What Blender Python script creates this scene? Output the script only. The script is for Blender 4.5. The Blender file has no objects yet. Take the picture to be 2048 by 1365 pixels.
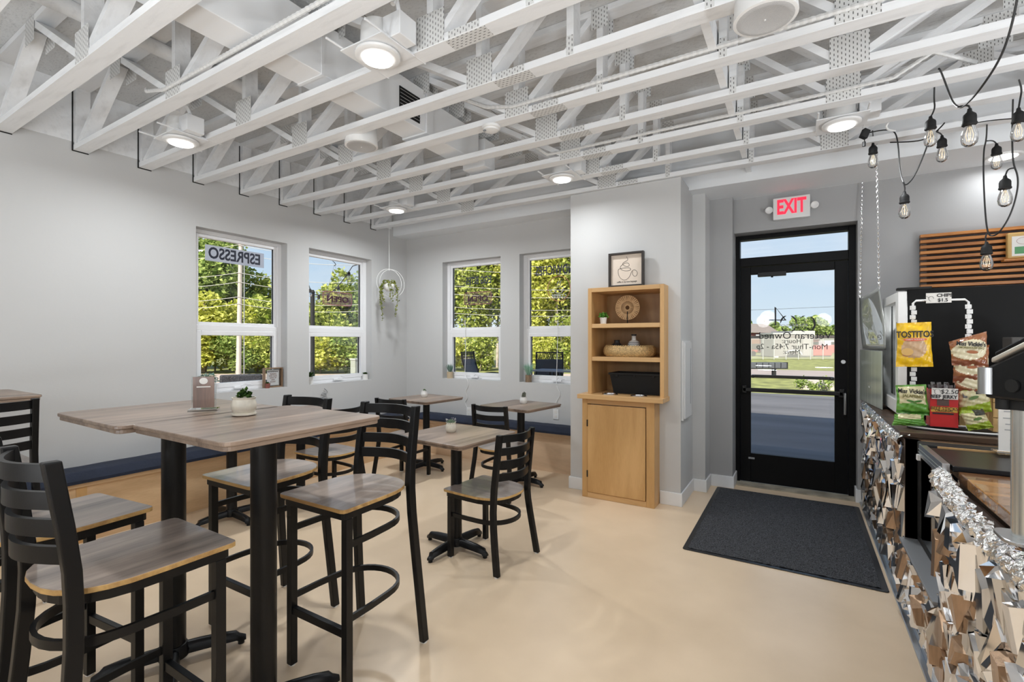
import bpy, bmesh, math, random
import numpy as np
from mathutils import Vector, Matrix
random.seed(7)
R = math.radians
C = bpy.context.scene.collection
SC = bpy.context.scene

# ------------------------------------------------------------------ camera
F_PX, YAW, Y0, HC = 957.0, R(31.0), 684.0, 1.42
cam = bpy.data.cameras.new('camera')
cam.sensor_width = 36.0
cam.lens = 36.0 * F_PX / 2048.0
cam.shift_y = (Y0 - 682.5) / 2048.0
cam.clip_start = 0.05
cam.clip_end = 600
co = bpy.data.objects.new('camera', cam)
co.location = (0, 0, HC)
co.rotation_euler = (R(90), 0, YAW)
C.objects.link(co)
SC.camera = co

# ------------------------------------------------------------------ world, sun, lamps, exposure
SC.view_settings.view_transform = 'Standard'
SC.view_settings.look = 'None'
SC.view_settings.gamma = 1.0
SC.view_settings.exposure = 0.10
SC.view_settings.use_curve_mapping = False
SC.cycles.use_denoising = True
SC.cycles.max_bounces = 10
SC.cycles.diffuse_bounces = 5
SC.cycles.glossy_bounces = 4
SC.cycles.transparent_max_bounces = 24
SC.cycles.sample_clamp_indirect = 6.0
SC.cycles.caustics_reflective = False
SC.cycles.caustics_refractive = False

SKY_STRENGTH = 0.95
SUN_STRENGTH = 8.5
LAMP_W = 15.0
FILL_POINT_W = 12.5
FILL_UP_W = 34.0
w = bpy.data.worlds.new('sky')
SC.world = w
w.use_nodes = True
nt = w.node_tree
nt.nodes.clear()
def N(tree, typ, **kw):
    n = tree.nodes.new(typ)
    for k, v in kw.items():
        if k in ('op',): n.operation = v
        elif hasattr(n, k): setattr(n, k, v)
        else: n.inputs[k].default_value = v
    return n
out = N(nt, 'ShaderNodeOutputWorld')
bg = N(nt, 'ShaderNodeBackground')
bg.inputs[1].default_value = SKY_STRENGTH
tc = N(nt, 'ShaderNodeTexCoord')
sep = N(nt, 'ShaderNodeSeparateXYZ')
ramp = N(nt, 'ShaderNodeValToRGB')
e = ramp.color_ramp.elements
e[0].position = 0.0; e[0].color = (.70, .82, .90, 1)
e[1].position = 0.75; e[1].color = (.20, .38, .74, 1)
m1 = ramp.color_ramp.elements.new(0.22); m1.color = (.46, .66, .88, 1)
mp = N(nt, 'ShaderNodeMapping')
mp.inputs['Scale'].default_value = (1.6, 1.6, 5.5)
noi = N(nt, 'ShaderNodeTexNoise')
noi.inputs['Scale'].default_value = 1.7
noi.inputs['Detail'].default_value = 7
cr = N(nt, 'ShaderNodeValToRGB')
cr.color_ramp.elements[0].position = 0.43; cr.color_ramp.elements[0].color = (0, 0, 0, 1)
cr.color_ramp.elements[1].position = 0.72; cr.color_ramp.elements[1].color = (.6, .6, .6, 1)
mx = N(nt, 'ShaderNodeMixRGB')
mx.inputs[2].default_value = (.92, .92, .94, 1)
L = nt.links.new
L(tc.outputs['Generated'], sep.inputs[0]); L(sep.outputs[2], ramp.inputs[0])
L(tc.outputs['Generated'], mp.inputs[0]); L(mp.outputs[0], noi.inputs[0]); L(noi.outputs[0], cr.inputs[0])
L(cr.outputs[0], mx.inputs[0]); L(ramp.outputs[0], mx.inputs[1]); L(mx.outputs[0], bg.inputs[0]); L(bg.outputs[0], out.inputs[0])

sun = bpy.data.lights.new('sun', 'SUN')
sun.energy = SUN_STRENGTH
sun.angle = R(0.6)
sun.color = (1.0, .95, .84)
so = bpy.data.objects.new('sun', sun)
so.rotation_euler = Vector((-.30, 1.15, -.95)).to_track_quat('-Z', 'Y').to_euler()
C.objects.link(so)

DOWNLIGHTS = [(-3.715, 1.68), (-1.777, 1.677), (-3.676, 3.732), (-1.749, 3.745), (.232, 3.742)]
ADDED_FILLS = [(3.3, .9), (2.1, 2.3), (-2.2, -1.6), (-.6, -1.2), (.8, -.9), (2.4, -.9), (-2.2, -3.2), (-.8, -3.2), (.5, -3.0), (2.4, -3.0)]   # added fill lights out of the frame, no fixtures, to brighten the room
def lamp(x, y, z, watts=LAMP_W, size=.13):
    l = bpy.data.lights.new('downlight_lamp', 'AREA')
    l.shape = 'DISK'; l.size = size; l.energy = watts; l.spread = R(168); l.color = (.93, .97, 1.0)
    o = bpy.data.objects.new('downlight_lamp', l)
    o.location = (x, y, z); C.objects.link(o)
for (x, y), k in zip(DOWNLIGHTS, (.85, .9, 1.5, .5, .9)): lamp(x, y, 2.795, LAMP_W * k)
for (x, y) in ADDED_FILLS:
    l = bpy.data.lights.new('added_fill_point', 'POINT')
    l.energy = FILL_POINT_W; l.shadow_soft_size = .16; l.color = (.95, .975, 1.0)
    o = bpy.data.objects.new('added_fill_point', l); o.location = (x, y, 1.95); C.objects.link(o)
    l = bpy.data.lights.new('added_fill_up', 'AREA')  # added upward fill for the ceiling, unseen and without a fixture
    l.shape = 'DISK'; l.size = .4; l.energy = FILL_UP_W; l.color = (.90, .95, 1.0)
    o = bpy.data.objects.new('added_fill_up', l); o.location = (x, y, .8); o.rotation_euler = (R(180), 0, 0); C.objects.link(o)
lamp(1.316, 4.993, 2.80, 2.2)

# ------------------------------------------------------------------ pixel -> point helpers (2048 x 1365 frame)
def _ray(u, v):
    ca, sa = math.cos(YAW), math.sin(YAW)
    dx = (u - 1024) / F_PX
    return Vector((-sa + dx * ca, ca + dx * sa, (Y0 - v) / F_PX))
def atz(u, v, z): d = _ray(u, v); return Vector((0, 0, HC)) + d * ((z - HC) / d.z)
def atx(u, v, x): d = _ray(u, v); return Vector((0, 0, HC)) + d * (x / d.x)
def aty(u, v, y): d = _ray(u, v); return Vector((0, 0, HC)) + d * (y / d.y)
def atw(u, v, w): return Vector((0, 0, HC)) + _ray(u, v) * w

# ------------------------------------------------------------------ materials
MATS = {}
def mat(name, col, rough=.6, metal=0.0, var=0.0, vscale=6.0, stretch=(1, 1, 1), bump=0.0, bscale=40.0, col2=None,
        coat=0.0, spec=.5, emit=None, estr=0.0, detail=4.0, distort=0.0, ramp=(.35, .65)):
    if name in MATS: return MATS[name]
    m = bpy.data.materials.new(name); m.use_nodes = True
    t = m.node_tree; b = t.nodes['Principled BSDF']
    b.inputs['Base Color'].default_value = (*col, 1); b.inputs['Roughness'].default_value = rough
    b.inputs['Metallic'].default_value = metal
    b.inputs['Coat Weight'].default_value = coat; b.inputs['Specular IOR Level'].default_value = spec
    if emit:
        b.inputs['Emission Color'].default_value = (*emit, 1); b.inputs['Emission Strength'].default_value = estr
    tc = N(t, 'ShaderNodeTexCoord')
    if var > 0 or col2:
        mp = N(t, 'ShaderNodeMapping'); mp.inputs['Scale'].default_value = stretch
        no = N(t, 'ShaderNodeTexNoise'); no.inputs['Scale'].default_value = vscale; no.inputs['Detail'].default_value = detail
        no.inputs['Distortion'].default_value = distort
        c2 = col2 or tuple(max(0, c * (1 - var)) for c in col)
        rp = N(t, 'ShaderNodeValToRGB')
        rp.color_ramp.elements[0].color = (*c2, 1); rp.color_ramp.elements[0].position = ramp[0]
        rp.color_ramp.elements[1].color = (*col, 1); rp.color_ramp.elements[1].position = ramp[1]
        t.links.new(tc.outputs['Object'], mp.inputs[0]); t.links.new(mp.outputs[0], no.inputs[0])
        t.links.new(no.outputs[0], rp.inputs[0]); t.links.new(rp.outputs[0], b.inputs['Base Color'])
    if bump > 0:
        nb = N(t, 'ShaderNodeTexNoise'); nb.inputs['Scale'].default_value = bscale; nb.inputs['Detail'].default_value = 3
        bp = N(t, 'ShaderNodeBump'); bp.inputs['Strength'].default_value = bump; bp.inputs['Distance'].default_value = .01
        t.links.new(tc.outputs['Object'], nb.inputs[0]); t.links.new(nb.outputs[0], bp.inputs['Height']); t.links.new(bp.outputs[0], b.inputs['Normal'])
    MATS[name] = m
    return m

def plate_mat(name, axes):
    m = bpy.data.materials.new(name); m.use_nodes = True
    t = m.node_tree; b = t.nodes['Principled BSDF']; b.inputs['Roughness'].default_value = .55
    tc = N(t, 'ShaderNodeTexCoord'); s = N(t, 'ShaderNodeSeparateXYZ'); t.links.new(tc.outputs['Object'], s.inputs[0])
    def slot(out, step, lo, hi, off=None):
        d = N(t, 'ShaderNodeMath', op='DIVIDE'); t.links.new(out, d.inputs[0]); d.inputs[1].default_value = step
        f = N(t, 'ShaderNodeMath', op='FRACT')
        if off:
            a = N(t, 'ShaderNodeMath', op='ADD'); t.links.new(d.outputs[0], a.inputs[0]); t.links.new(off, a.inputs[1]); t.links.new(a.outputs[0], f.inputs[0])
        else: t.links.new(d.outputs[0], f.inputs[0])
        g = N(t, 'ShaderNodeMath', op='GREATER_THAN'); g.inputs[1].default_value = lo
        l = N(t, 'ShaderNodeMath', op='LESS_THAN'); l.inputs[1].default_value = hi
        t.links.new(f.outputs[0], g.inputs[0]); t.links.new(f.outputs[0], l.inputs[0])
        k = N(t, 'ShaderNodeMath', op='MULTIPLY'); t.links.new(g.outputs[0], k.inputs[0]); t.links.new(l.outputs[0], k.inputs[1])
        return k.outputs[0], d.outputs[0]
    a, da = slot(s.outputs[axes[0]], .0165, .25, .50)
    fl = N(t, 'ShaderNodeMath', op='FLOOR'); t.links.new(da, fl.inputs[0])
    hf = N(t, 'ShaderNodeMath', op='MULTIPLY'); hf.inputs[1].default_value = .5; t.links.new(fl.outputs[0], hf.inputs[0])
    c, _ = slot(s.outputs[axes[1]], .026, .12, .60, hf.outputs[0])
    k = N(t, 'ShaderNodeMath', op='MULTIPLY'); t.links.new(a, k.inputs[0]); t.links.new(c, k.inputs[1])
    x = N(t, 'ShaderNodeMixRGB'); x.inputs[1].default_value = (.66, .66, .65, 1); x.inputs[2].default_value = (.12, .12, .115, 1)
    t.links.new(k.outputs[0], x.inputs[0]); t.links.new(x.outputs[0], b.inputs['Base Color'])
    MATS[name] = m
    return m

def glass_mat(name, tint=(1, 1, 1), refl=.9, minr=.02):
    m = bpy.data.materials.new(name); m.use_nodes = True
    t = m.node_tree; t.nodes.clear()
    o = N(t, 'ShaderNodeOutputMaterial'); tr = N(t, 'ShaderNodeBsdfTransparent'); gl = N(t, 'ShaderNodeBsdfGlossy')
    tr.inputs[0].default_value = (*tint, 1); gl.inputs['Roughness'].default_value = .01
    fr = N(t, 'ShaderNodeFresnel'); fr.inputs['IOR'].default_value = 1.5
    ml = N(t, 'ShaderNodeMath', op='MULTIPLY'); ml.inputs[1].default_value = refl
    ad = N(t, 'ShaderNodeMath', op='ADD'); ad.inputs[1].default_value = minr
    mi = N(t, 'ShaderNodeMixShader')
    t.links.new(fr.outputs[0], ml.inputs[0]); t.links.new(ml.outputs[0], ad.inputs[0]); t.links.new(ad.outputs[0], mi.inputs[0])
    t.links.new(tr.outputs[0], mi.inputs[1]); t.links.new(gl.outputs[0], mi.inputs[2]); t.links.new(mi.outputs[0], o.inputs[0])
    MATS[name] = m
    return m

def leaf_mat(name, c1, c2, trans=.35):
    m = bpy.data.materials.new(name); m.use_nodes = True
    t = m.node_tree; t.nodes.clear()
    o = N(t, 'ShaderNodeOutputMaterial'); d = N(t, 'ShaderNodeBsdfDiffuse'); tl = N(t, 'ShaderNodeBsdfTranslucent')
    mi = N(t, 'ShaderNodeMixShader'); mi.inputs[0].default_value = trans
    g = N(t, 'ShaderNodeNewGeometry'); rp = N(t, 'ShaderNodeValToRGB')
    rp.color_ramp.elements[0].color = (*c1, 1); rp.color_ramp.elements[1].color = (*c2, 1)
    t.links.new(g.outputs['Random Per Island'], rp.inputs[0])
    t.links.new(rp.outputs[0], d.inputs[0]); t.links.new(rp.outputs[0], tl.inputs[0])
    t.links.new(d.outputs[0], mi.inputs[1]); t.links.new(tl.outputs[0], mi.inputs[2]); t.links.new(mi.outputs[0], o.inputs[0])
    MATS[name] = m
    return m

def wood_mat(name, c1, c2, axis=0, scale=3.0, rough=.4, coat=.0, fine=18.0, planks=0.0, paxis=1):
    """grain runs along axis; optional plank-wise tone change across paxis"""
    m = bpy.data.materials.new(name); m.use_nodes = True
    t = m.node_tree; b = t.nodes['Principled BSDF']; b.inputs['Roughness'].default_value = rough; b.inputs['Coat Weight'].default_value = coat
    tc = N(t, 'ShaderNodeTexCoord'); oi = N(t, 'ShaderNodeObjectInfo')
    va = N(t, 'ShaderNodeVectorMath', op='ADD')
    sc = N(t, 'ShaderNodeVectorMath', op='SCALE'); sc.inputs[0].default_value = (13.1, 7.7, 5.3)
    t.links.new(oi.outputs['Random'], sc.inputs['Scale']); t.links.new(tc.outputs['Object'], va.inputs[0]); t.links.new(sc.outputs[0], va.inputs[1])
    mp = N(t, 'ShaderNodeMapping'); s = [1, 1, 1]; s[axis] = .12; mp.inputs['Scale'].default_value = s
    n1 = N(t, 'ShaderNodeTexNoise'); n1.inputs['Scale'].default_value = scale * 4; n1.inputs['Detail'].default_value = 6; n1.inputs['Distortion'].default_value = 1.2
    n2 = N(t, 'ShaderNodeTexNoise'); n2.inputs['Scale'].default_value = fine * 8; n2.inputs['Detail'].default_value = 3
    t.links.new(va.outputs[0], mp.inputs[0]); t.links.new(mp.outputs[0], n1.inputs[0]); t.links.new(mp.outputs[0], n2.inputs[0])
    ad = N(t, 'ShaderNodeMath', op='MULTIPLY_ADD'); ad.inputs[1].default_value = .22
    t.links.new(n2.outputs[0], ad.inputs[0]); t.links.new(n1.outputs[0], ad.inputs[2])
    src = ad.outputs[0]
    if planks:
        sp = N(t, 'ShaderNodeSeparateXYZ'); t.links.new(tc.outputs['Object'], sp.inputs[0])
        dv = N(t, 'ShaderNodeMath', op='DIVIDE'); dv.inputs[1].default_value = planks; t.links.new(sp.outputs[paxis], dv.inputs[0])
        fl = N(t, 'ShaderNodeMath', op='FLOOR'); t.links.new(dv.outputs[0], fl.inputs[0])
        wn = N(t, 'ShaderNodeTexWhiteNoise'); wn.noise_dimensions = '1D'; t.links.new(fl.outputs[0], wn.inputs['W'])
        pa = N(t, 'ShaderNodeMath', op='MULTIPLY_ADD'); pa.inputs[1].default_value = .22; t.links.new(wn.outputs[0], pa.inputs[0]); t.links.new(src, pa.inputs[2])
        sb = N(t, 'ShaderNodeMath', op='SUBTRACT'); sb.inputs[1].default_value = .11; t.links.new(pa.outputs[0], sb.inputs[0]); src = sb.outputs[0]
    rp = N(t, 'ShaderNodeValToRGB')
    rp.color_ramp.elements[0].color = (*c2, 1); rp.color_ramp.elements[0].position = .40
    rp.color_ramp.elements[1].color = (*c1, 1); rp.color_ramp.elements[1].position = .78
    t.links.new(src, rp.inputs[0]); t.links.new(rp.outputs[0], b.inputs['Base Color'])
    bp = N(t, 'ShaderNodeBump'); bp.inputs['Strength'].default_value = .12; bp.inputs['Distance'].default_value = .003
    t.links.new(src, bp.inputs['Height']); t.links.new(bp.outputs[0], b.inputs['Normal'])
    MATS[name] = m
    return m

WALL = mat('wall_paint', (.57, .57, .565), .75, bump=.04, bscale=60)
WALLG = mat('grey_wall_paint', (.37, .37, .372), .75, bump=.04, bscale=60)
TRUSS = mat('painted_timber', (.82, .83, .84), .6, var=.12, vscale=9, stretch=(.35, 3, 3), bump=.15, bscale=30, ramp=(.25, .5))
OSB = mat('painted_strand_board', (.66, .665, .665), .7, var=.22, vscale=38, stretch=(1, 2.2, 1), bump=.5, bscale=55, ramp=(.25, .45), detail=2)
PLXZ = plate_mat('nail_plate_side', (0, 2)); PLXY = plate_mat('nail_plate_under', (1, 0))
TRIM = mat('white_trim', (.80, .81, .82), .45)
VINYL = mat('white_vinyl', (.84, .84, .85), .35)
FLOOR = mat('polished_concrete', (.78, .61, .43), .30, var=.2, vscale=1.8, bump=.03, bscale=14, col2=(.68, .525, .36), detail=8, ramp=(.3, .62), spec=.45)
BLACK = mat('black_metal', (.005, .005, .0055), .38, spec=.32, bump=.015, bscale=200)
BLACKG = mat('black_gloss', (.006, .006, .007), .3, spec=.25)
DARK = mat('matte_black', (.014, .014, .014), .6, spec=.25)
GLASS = glass_mat('window_glass', refl=.4, minr=.0)
CLEAR = glass_mat('clear_plastic', (.97, .98, .98), .9, .03)
TABLE = wood_mat('driftwood_table', (.36, .265, .20), (.15, .105, .078), axis=1, scale=2.2, rough=.34, planks=.15, paxis=0)
SEAT = wood_mat('driftwood_seat', (.46, .37, .31), (.13, .105, .092), axis=1, scale=1.7, rough=.28, coat=.3)
PLY = wood_mat('ply_edge', (.66, .42, .16), (.36, .20, .07), axis=0, scale=3, rough=.5)
MAPLE = wood_mat('maple', (.66, .40, .17), (.50, .28, .10), axis=2, scale=1.2, rough=.38)
MAPLEH = wood_mat('maple_level', (.68, .43, .20), (.52, .30, .12), axis=0, scale=1.2, rough=.38)
BENCHW = wood_mat('bench_ply', (.80, .57, .34), (.56, .36, .19), axis=1, scale=1.2, rough=.42)
BENCHX = wood_mat('bench_ply_back', (.76, .56, .38), (.52, .36, .22), axis=0, scale=1.2, rough=.42)
NAVY = mat('navy_fabric', (.016, .024, .05), .85, var=.35, vscale=5, bump=.4, bscale=25)
WHITE = mat('white_plastic', (.8, .8, .79), .4)
CREAM = mat('cream_ceramic', (.70, .65, .55), .25, var=.15, vscale=30, bump=.05, bscale=60)
WCER = mat('white_ceramic', (.75, .74, .71), .3)
BROWNPOT = mat('brown_pot', (.30, .20, .12), .5, var=.4, vscale=14, stretch=(4, 4, 1))
BLACKV = mat('black_ceramic', (.015, .014, .014), .45)
LEAFD = leaf_mat('dark_leaf', (.02, .05, .015), (.07, .13, .03), .15)
LEAFG = leaf_mat('green_leaf', (.06, .19, .03), (.16, .36, .06), .2)
LEAFB = leaf_mat('blue_green_leaf', (.12, .24, .19), (.42, .55, .48), .2)
IVY = leaf_mat('ivy_leaf', (.10, .15, .02), (.36, .36, .10), .25)
SUCC = mat('succulent', (.06, .11, .05), .5, var=.5, vscale=40)
CHROME = mat('chrome', (.75, .75, .76), .12, metal=1)
STEEL = mat('brushed_steel', (.50, .51, .52), .3, metal=1)
GALV = mat('grey_metal', (.36, .37, .38), .45, metal=.6)
LENS = mat('lit_lens', (1, 1, 1), .4, emit=(1, .985, .96), estr=9)
RED = mat('red_letters', (.6, .02, .05), .4, emit=(1, .03, .08), estr=.75)
INK = mat('black_ink', (.012, .012, .014), .5)
NAVYINK = mat('dark_blue_ink', (.03, .035, .06), .5)
PAPER = mat('white_paper', (.78, .76, .72), .7)
MIRR = mat('mirror_piece', (.92, .92, .93), .08, metal=1)
BROWNREFL = mat('brown_reflection_piece', (.50, .33, .21), .25, metal=.7, var=.25, vscale=12, stretch=(6, 6, 1))  # reflection of floor and wood put into the colour of these mirror pieces
SMOKE = mat('smoke_grey_piece', (.60, .59, .58), .12, metal=1)
FOIL = mat('crumpled_foil', (.85, .85, .84), .12, metal=1, bump=1.0, bscale=55)
DWOOD = wood_mat('dark_stained_wood', (.10, .055, .03), (.03, .016, .009), axis=0, scale=2.4, rough=.4)
ACACIA = wood_mat('acacia', (.48, .24, .085), (.12, .045, .015), axis=0, scale=2.0, rough=.22, coat=.5, planks=.16, paxis=1)
SLAT = wood_mat('oiled_slat', (.55, .22, .05), (.26, .085, .018), axis=0, scale=2.2, rough=.35)
TAN = wood_mat('tan_board', (.50, .31, .13), (.40, .23, .09), axis=0, scale=1.0, rough=.5)
CRATEW = wood_mat('crate_wood', (.70, .46, .20), (.52, .31, .11), axis=2, scale=1.2, rough=.55)
WICK = mat('rattan', (.66, .44, .19), .55, var=.45, vscale=70, bump=.6, bscale=120)
RATT = mat('pale_rattan', (.62, .40, .20), .6)
MAT1 = mat('charcoal_pile', (.10, .105, .115), .95, col2=(.012, .012, .014), vscale=190, detail=2, bump=.6, bscale=200, ramp=(.42, .66))
RUBBER = mat('black_rubber', (.012, .012, .013), .4)

# ------------------------------------------------------------------ mesh builder
OFF = {}          # object name -> world offset of its local space
class MB:
    def __init__(s): s.v = []; s.f = []; s.m = []
    def add(s, vs, fs, m=0):
        o = len(s.v); s.v += [tuple(p) for p in vs]
        s.f += [tuple(i + o for i in f) for f in fs]; s.m += [m] * len(fs); return s
    def hexa(s, p, m=0):   # 8 points: bottom 4 ccw, top 4 ccw
        return s.add(p, [(3, 2, 1, 0), (4, 5, 6, 7), (0, 1, 5, 4), (1, 2, 6, 5), (2, 3, 7, 6), (3, 0, 4, 7)], m)
    def box(s, x0, y0, z0, x1, y1, z1, m=0):
        return s.hexa([(x0, y0, z0), (x1, y0, z0), (x1, y1, z0), (x0, y1, z0), (x0, y0, z1), (x1, y0, z1), (x1, y1, z1), (x0, y1, z1)], m)
    def beam(s, a, b, w, h, up=(0, 0, 1), m=0):
        a = Vector(a); b = Vector(b); d = (b - a).normalized(); up = Vector(up)
        if abs(d.dot(up)) > .99: up = Vector((0, 1, 0))
        x = d.cross(up).normalized(); z = x.cross(d).normalized()
        q = [(-1, -1), (1, -1), (1, 1), (-1, 1)]
        P = [a + x * i * w / 2 + z * j * h / 2 for i, j in q] + [b + x * i * w / 2 + z * j * h / 2 for i, j in q]
        return s.hexa([P[0], P[3], P[2], P[1], P[4], P[7], P[6], P[5]], m) if False else s.add(P, [(0, 1, 2, 3), (7, 6, 5, 4), (0, 4, 5, 1), (1, 5, 6, 2), (2, 6, 7, 3), (3, 7, 4, 0)], m)
    def cyl(s, a, b, r0, r1=None, n=14, m=0, caps=True):
        a = Vector(a); b = Vector(b); r1 = r0 if r1 is None else r1
        d = (b - a).normalized(); x = d.orthogonal().normalized(); y = d.cross(x)
        P = []
        for c, r in ((a, r0), (b, r1)):
            for k in range(n):
                t = 2 * math.pi * k / n; P.append(c + x * r * math.cos(t) + y * r * math.sin(t))
        F = [(k, (k + 1) % n, n + (k + 1) % n, n + k) for k in range(n)]
        if caps: F += [tuple(range(n - 1, -1, -1)), tuple(range(n, 2 * n))]
        return s.add(P, F, m)
    def tube(s, pts, r, n=6, m=0, closed=False, flat=None):
        pts = [Vector(p) for p in pts]; k = len(pts); P = []; prev = None
        for i, p in enumerate(pts):
            if closed: d = (pts[(i + 1) % k] - pts[i - 1]).normalized()
            else: d = (pts[min(i + 1, k - 1)] - pts[max(i - 1, 0)]).normalized()
            if flat is not None: x = d.cross(Vector(flat)).normalized()
            elif prev is None: x = d.orthogonal().normalized()
            else: x = (prev - d * prev.dot(d)).normalized()
            prev = x; y = d.cross(x)
            for j in range(n):
                t = 2 * math.pi * j / n
                rr = r[i] if isinstance(r, (list, tuple)) else r
                P.append(p + x * rr * math.cos(t) + y * rr * math.sin(t))
        F = []
        for i in range(k if closed else k - 1):
            a = i * n; b = ((i + 1) % k) * n
            F += [(a + j, a + (j + 1) % n, b + (j + 1) % n, b + j) for j in range(n)]
        if not closed: F += [tuple(range(n - 1, -1, -1)), tuple((k - 1) * n + j for j in range(n))]
        return s.add(P, F, m)
    def strip(s, pts, w, h, up=(0, 0, 1), m=0, closed=False):   # flat bar swept along pts
        pts = [Vector(p) for p in pts]; k = len(pts); P = []; up = Vector(up)
        for i, p in enumerate(pts):
            d = (pts[(i + 1) % k] - pts[i - 1]) if closed else (pts[min(i + 1, k - 1)] - pts[max(i - 1, 0)])
            x = d.normalized().cross(up).normalized(); z = up
            P += [p - x * w / 2 - z * h / 2, p + x * w / 2 - z * h / 2, p + x * w / 2 + z * h / 2, p - x * w / 2 + z * h / 2]
        F = []
        for i in range(k if closed else k - 1):
            a = i * 4; b = ((i + 1) % k) * 4
            F += [(a + j, a + (j + 1) % 4, b + (j + 1) % 4, b + j) for j in range(4)]
        if not closed: F += [(3, 2, 1, 0), tuple((k - 1) * 4 + j for j in range(4))]
        return s.add(P, F, m)
    def lathe(s, c, prof, n=20, m=0):
        cx, cy, cz = c; P = []; k = len(prof)
        for r, z in prof:
            for j in range(n):
                t = 2 * math.pi * j / n; P.append((cx + r * math.cos(t), cy + r * math.sin(t), cz + z))
        F = []
        for i in range(k - 1):
            F += [(i * n + j, i * n + (j + 1) % n, (i + 1) * n + (j + 1) % n, (i + 1) * n + j) for j in range(n)]
        if prof[0][0] > 1e-5: F.append(tuple(range(n - 1, -1, -1)))
        if prof[-1][0] > 1e-5: F.append(tuple((k - 1) * n + j for j in range(n)))
        return s.add(P, F, m)
    def prism(s, poly, z0, z1, m=0, mtop=None):      # poly in xy
        n = len(poly)
        s.add([(x, y, z0) for x, y in poly] + [(x, y, z1) for x, y in poly],
              [(i, (i + 1) % n, n + (i + 1) % n, n + i) for i in range(n)] + [tuple(range(n - 1, -1, -1))], m)
        o = len(s.v) - n
        s.f.append(tuple(o + i for i in range(n))); s.m.append(m if mtop is None else mtop)
        return s
    def xf(s, M):
        s.v = [tuple(M @ Vector(p)) for p in s.v]; return s
    def build(s, name, mats, parent=None, smooth=None, bevel=0.0, bseg=2, loc=None):
        me = bpy.data.meshes.new(name)
        off = OFF.get(parent.name, Vector((0, 0, 0))) if parent else Vector(loc or (0, 0, 0))
        me.from_pydata([tuple(Vector(p) - off) for p in s.v], [], s.f)
        for mm in (mats if isinstance(mats, (list, tuple)) else [mats]): me.materials.append(mm)
        if len(set(s.m)) > 1: me.polygons.foreach_set('material_index', s.m)
        if smooth:
            me.polygons.foreach_set('use_smooth', [True] * len(me.polygons)); me.set_sharp_from_angle(angle=R(smooth if smooth is not True else 40))
        me.update()
        o = bpy.data.objects.new(name, me); C.objects.link(o)
        if parent: o.parent = parent; OFF[o.name] = off
        else: o.location = off; OFF[o.name] = off
        if bevel:
            b = o.modifiers.new('bevel', 'BEVEL'); b.width = bevel; b.segments = bseg; b.limit_method = 'ANGLE'; b.angle_limit = R(35)
        return o

def thing(name, label, cat, loc=(0, 0, 0), group=None):
    o = bpy.data.objects.new(name, None); o.empty_display_size = .05
    C.objects.link(o); o.location = loc; OFF[o.name] = Vector(loc)
    return tag(o, label, cat, group)
def tag(o, label=None, cat=None, group=None, kind=None):
    if label: o['label'] = label
    if cat: o['category'] = cat
    if group: o['group'] = group
    if kind: o['kind'] = kind
    return o
def struct(name, mb, m, **kw):
    return tag(mb.build(name, m, **kw), kind='structure')
CH = {}
def kids(o):
    return [c for c in bpy.data.objects if c.parent == o]
def copy_tree(o, loc=None, rz=None, label=None, top=True):
    c = o.copy(); C.objects.link(c)
    if top:
        if loc is not None: c.location = loc
        if rz is not None: c.rotation_euler = (0, 0, rz)
        if label: c['label'] = label
        OFF[c.name] = Vector(loc if loc is not None else o.location)
    for k in kids(o):
        q = copy_tree(k, top=False); q.parent = c
    return c
def text(name, s, size, right, up, loc, m, parent=None, ext=.0006, align='CENTER', xs=1.0, shear=0.0, bold=0.0):
    cu = bpy.data.curves.new('t', 'FONT'); cu.body = s; cu.size = size; cu.align_x = align; cu.align_y = 'CENTER'
    cu.extrude = ext; cu.shear = shear; cu.offset = bold; cu.resolution_u = 3
    ob = bpy.data.objects.new('t', cu); C.objects.link(ob)
    me = bpy.data.meshes.new_from_object(ob.evaluated_get(bpy.context.evaluated_depsgraph_get()))
    bpy.data.objects.remove(ob); bpy.data.curves.remove(cu)
    right = Vector(right).normalized(); up = Vector(up).normalized(); nrm = right.cross(up)
    off = OFF.get(parent.name, Vector((0, 0, 0))) if parent else Vector((0, 0, 0))
    M = Matrix(((right.x * xs, up.x, nrm.x, 0), (right.y * xs, up.y, nrm.y, 0), (right.z * xs, up.z, nrm.z, 0), (0, 0, 0, 1)))
    me.transform(Matrix.Translation(Vector(loc) - off) @ M)
    me.name = name; me.materials.clear(); me.materials.append(m)
    o = bpy.data.objects.new(name, me); C.objects.link(o)
    if parent: o.parent = parent; OFF[o.name] = off
    return o
def arc(cx, cy, r, a0, a1, n, z=0, rx=None):
    return [(cx + (rx or r) * math.cos(R(a0 + (a1 - a0) * i / n)), cy + r * math.sin(R(a0 + (a1 - a0) * i / n)), z) for i in range(n + 1)]
def rrect(x0, y0, x1, y1, r, n=4):
    P = []
    for cx, cy, a in ((x1 - r, y1 - r, 0), (x0 + r, y1 - r, 90), (x0 + r, y0 + r, 180), (x1 - r, y0 + r, 270)):
        P += [(cx + r * math.cos(R(a + 90 * i / n)), cy + r * math.sin(R(a + 90 * i / n))) for i in range(n + 1)]
    return P

# ================================================================== SETTING
XL, YB, YR, ZT, ZD, ZS = -4.625, 4.885, 5.19, 2.846, 3.335, 2.82
XR, YN, GZ = 4.2, -4.6, -.06

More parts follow.
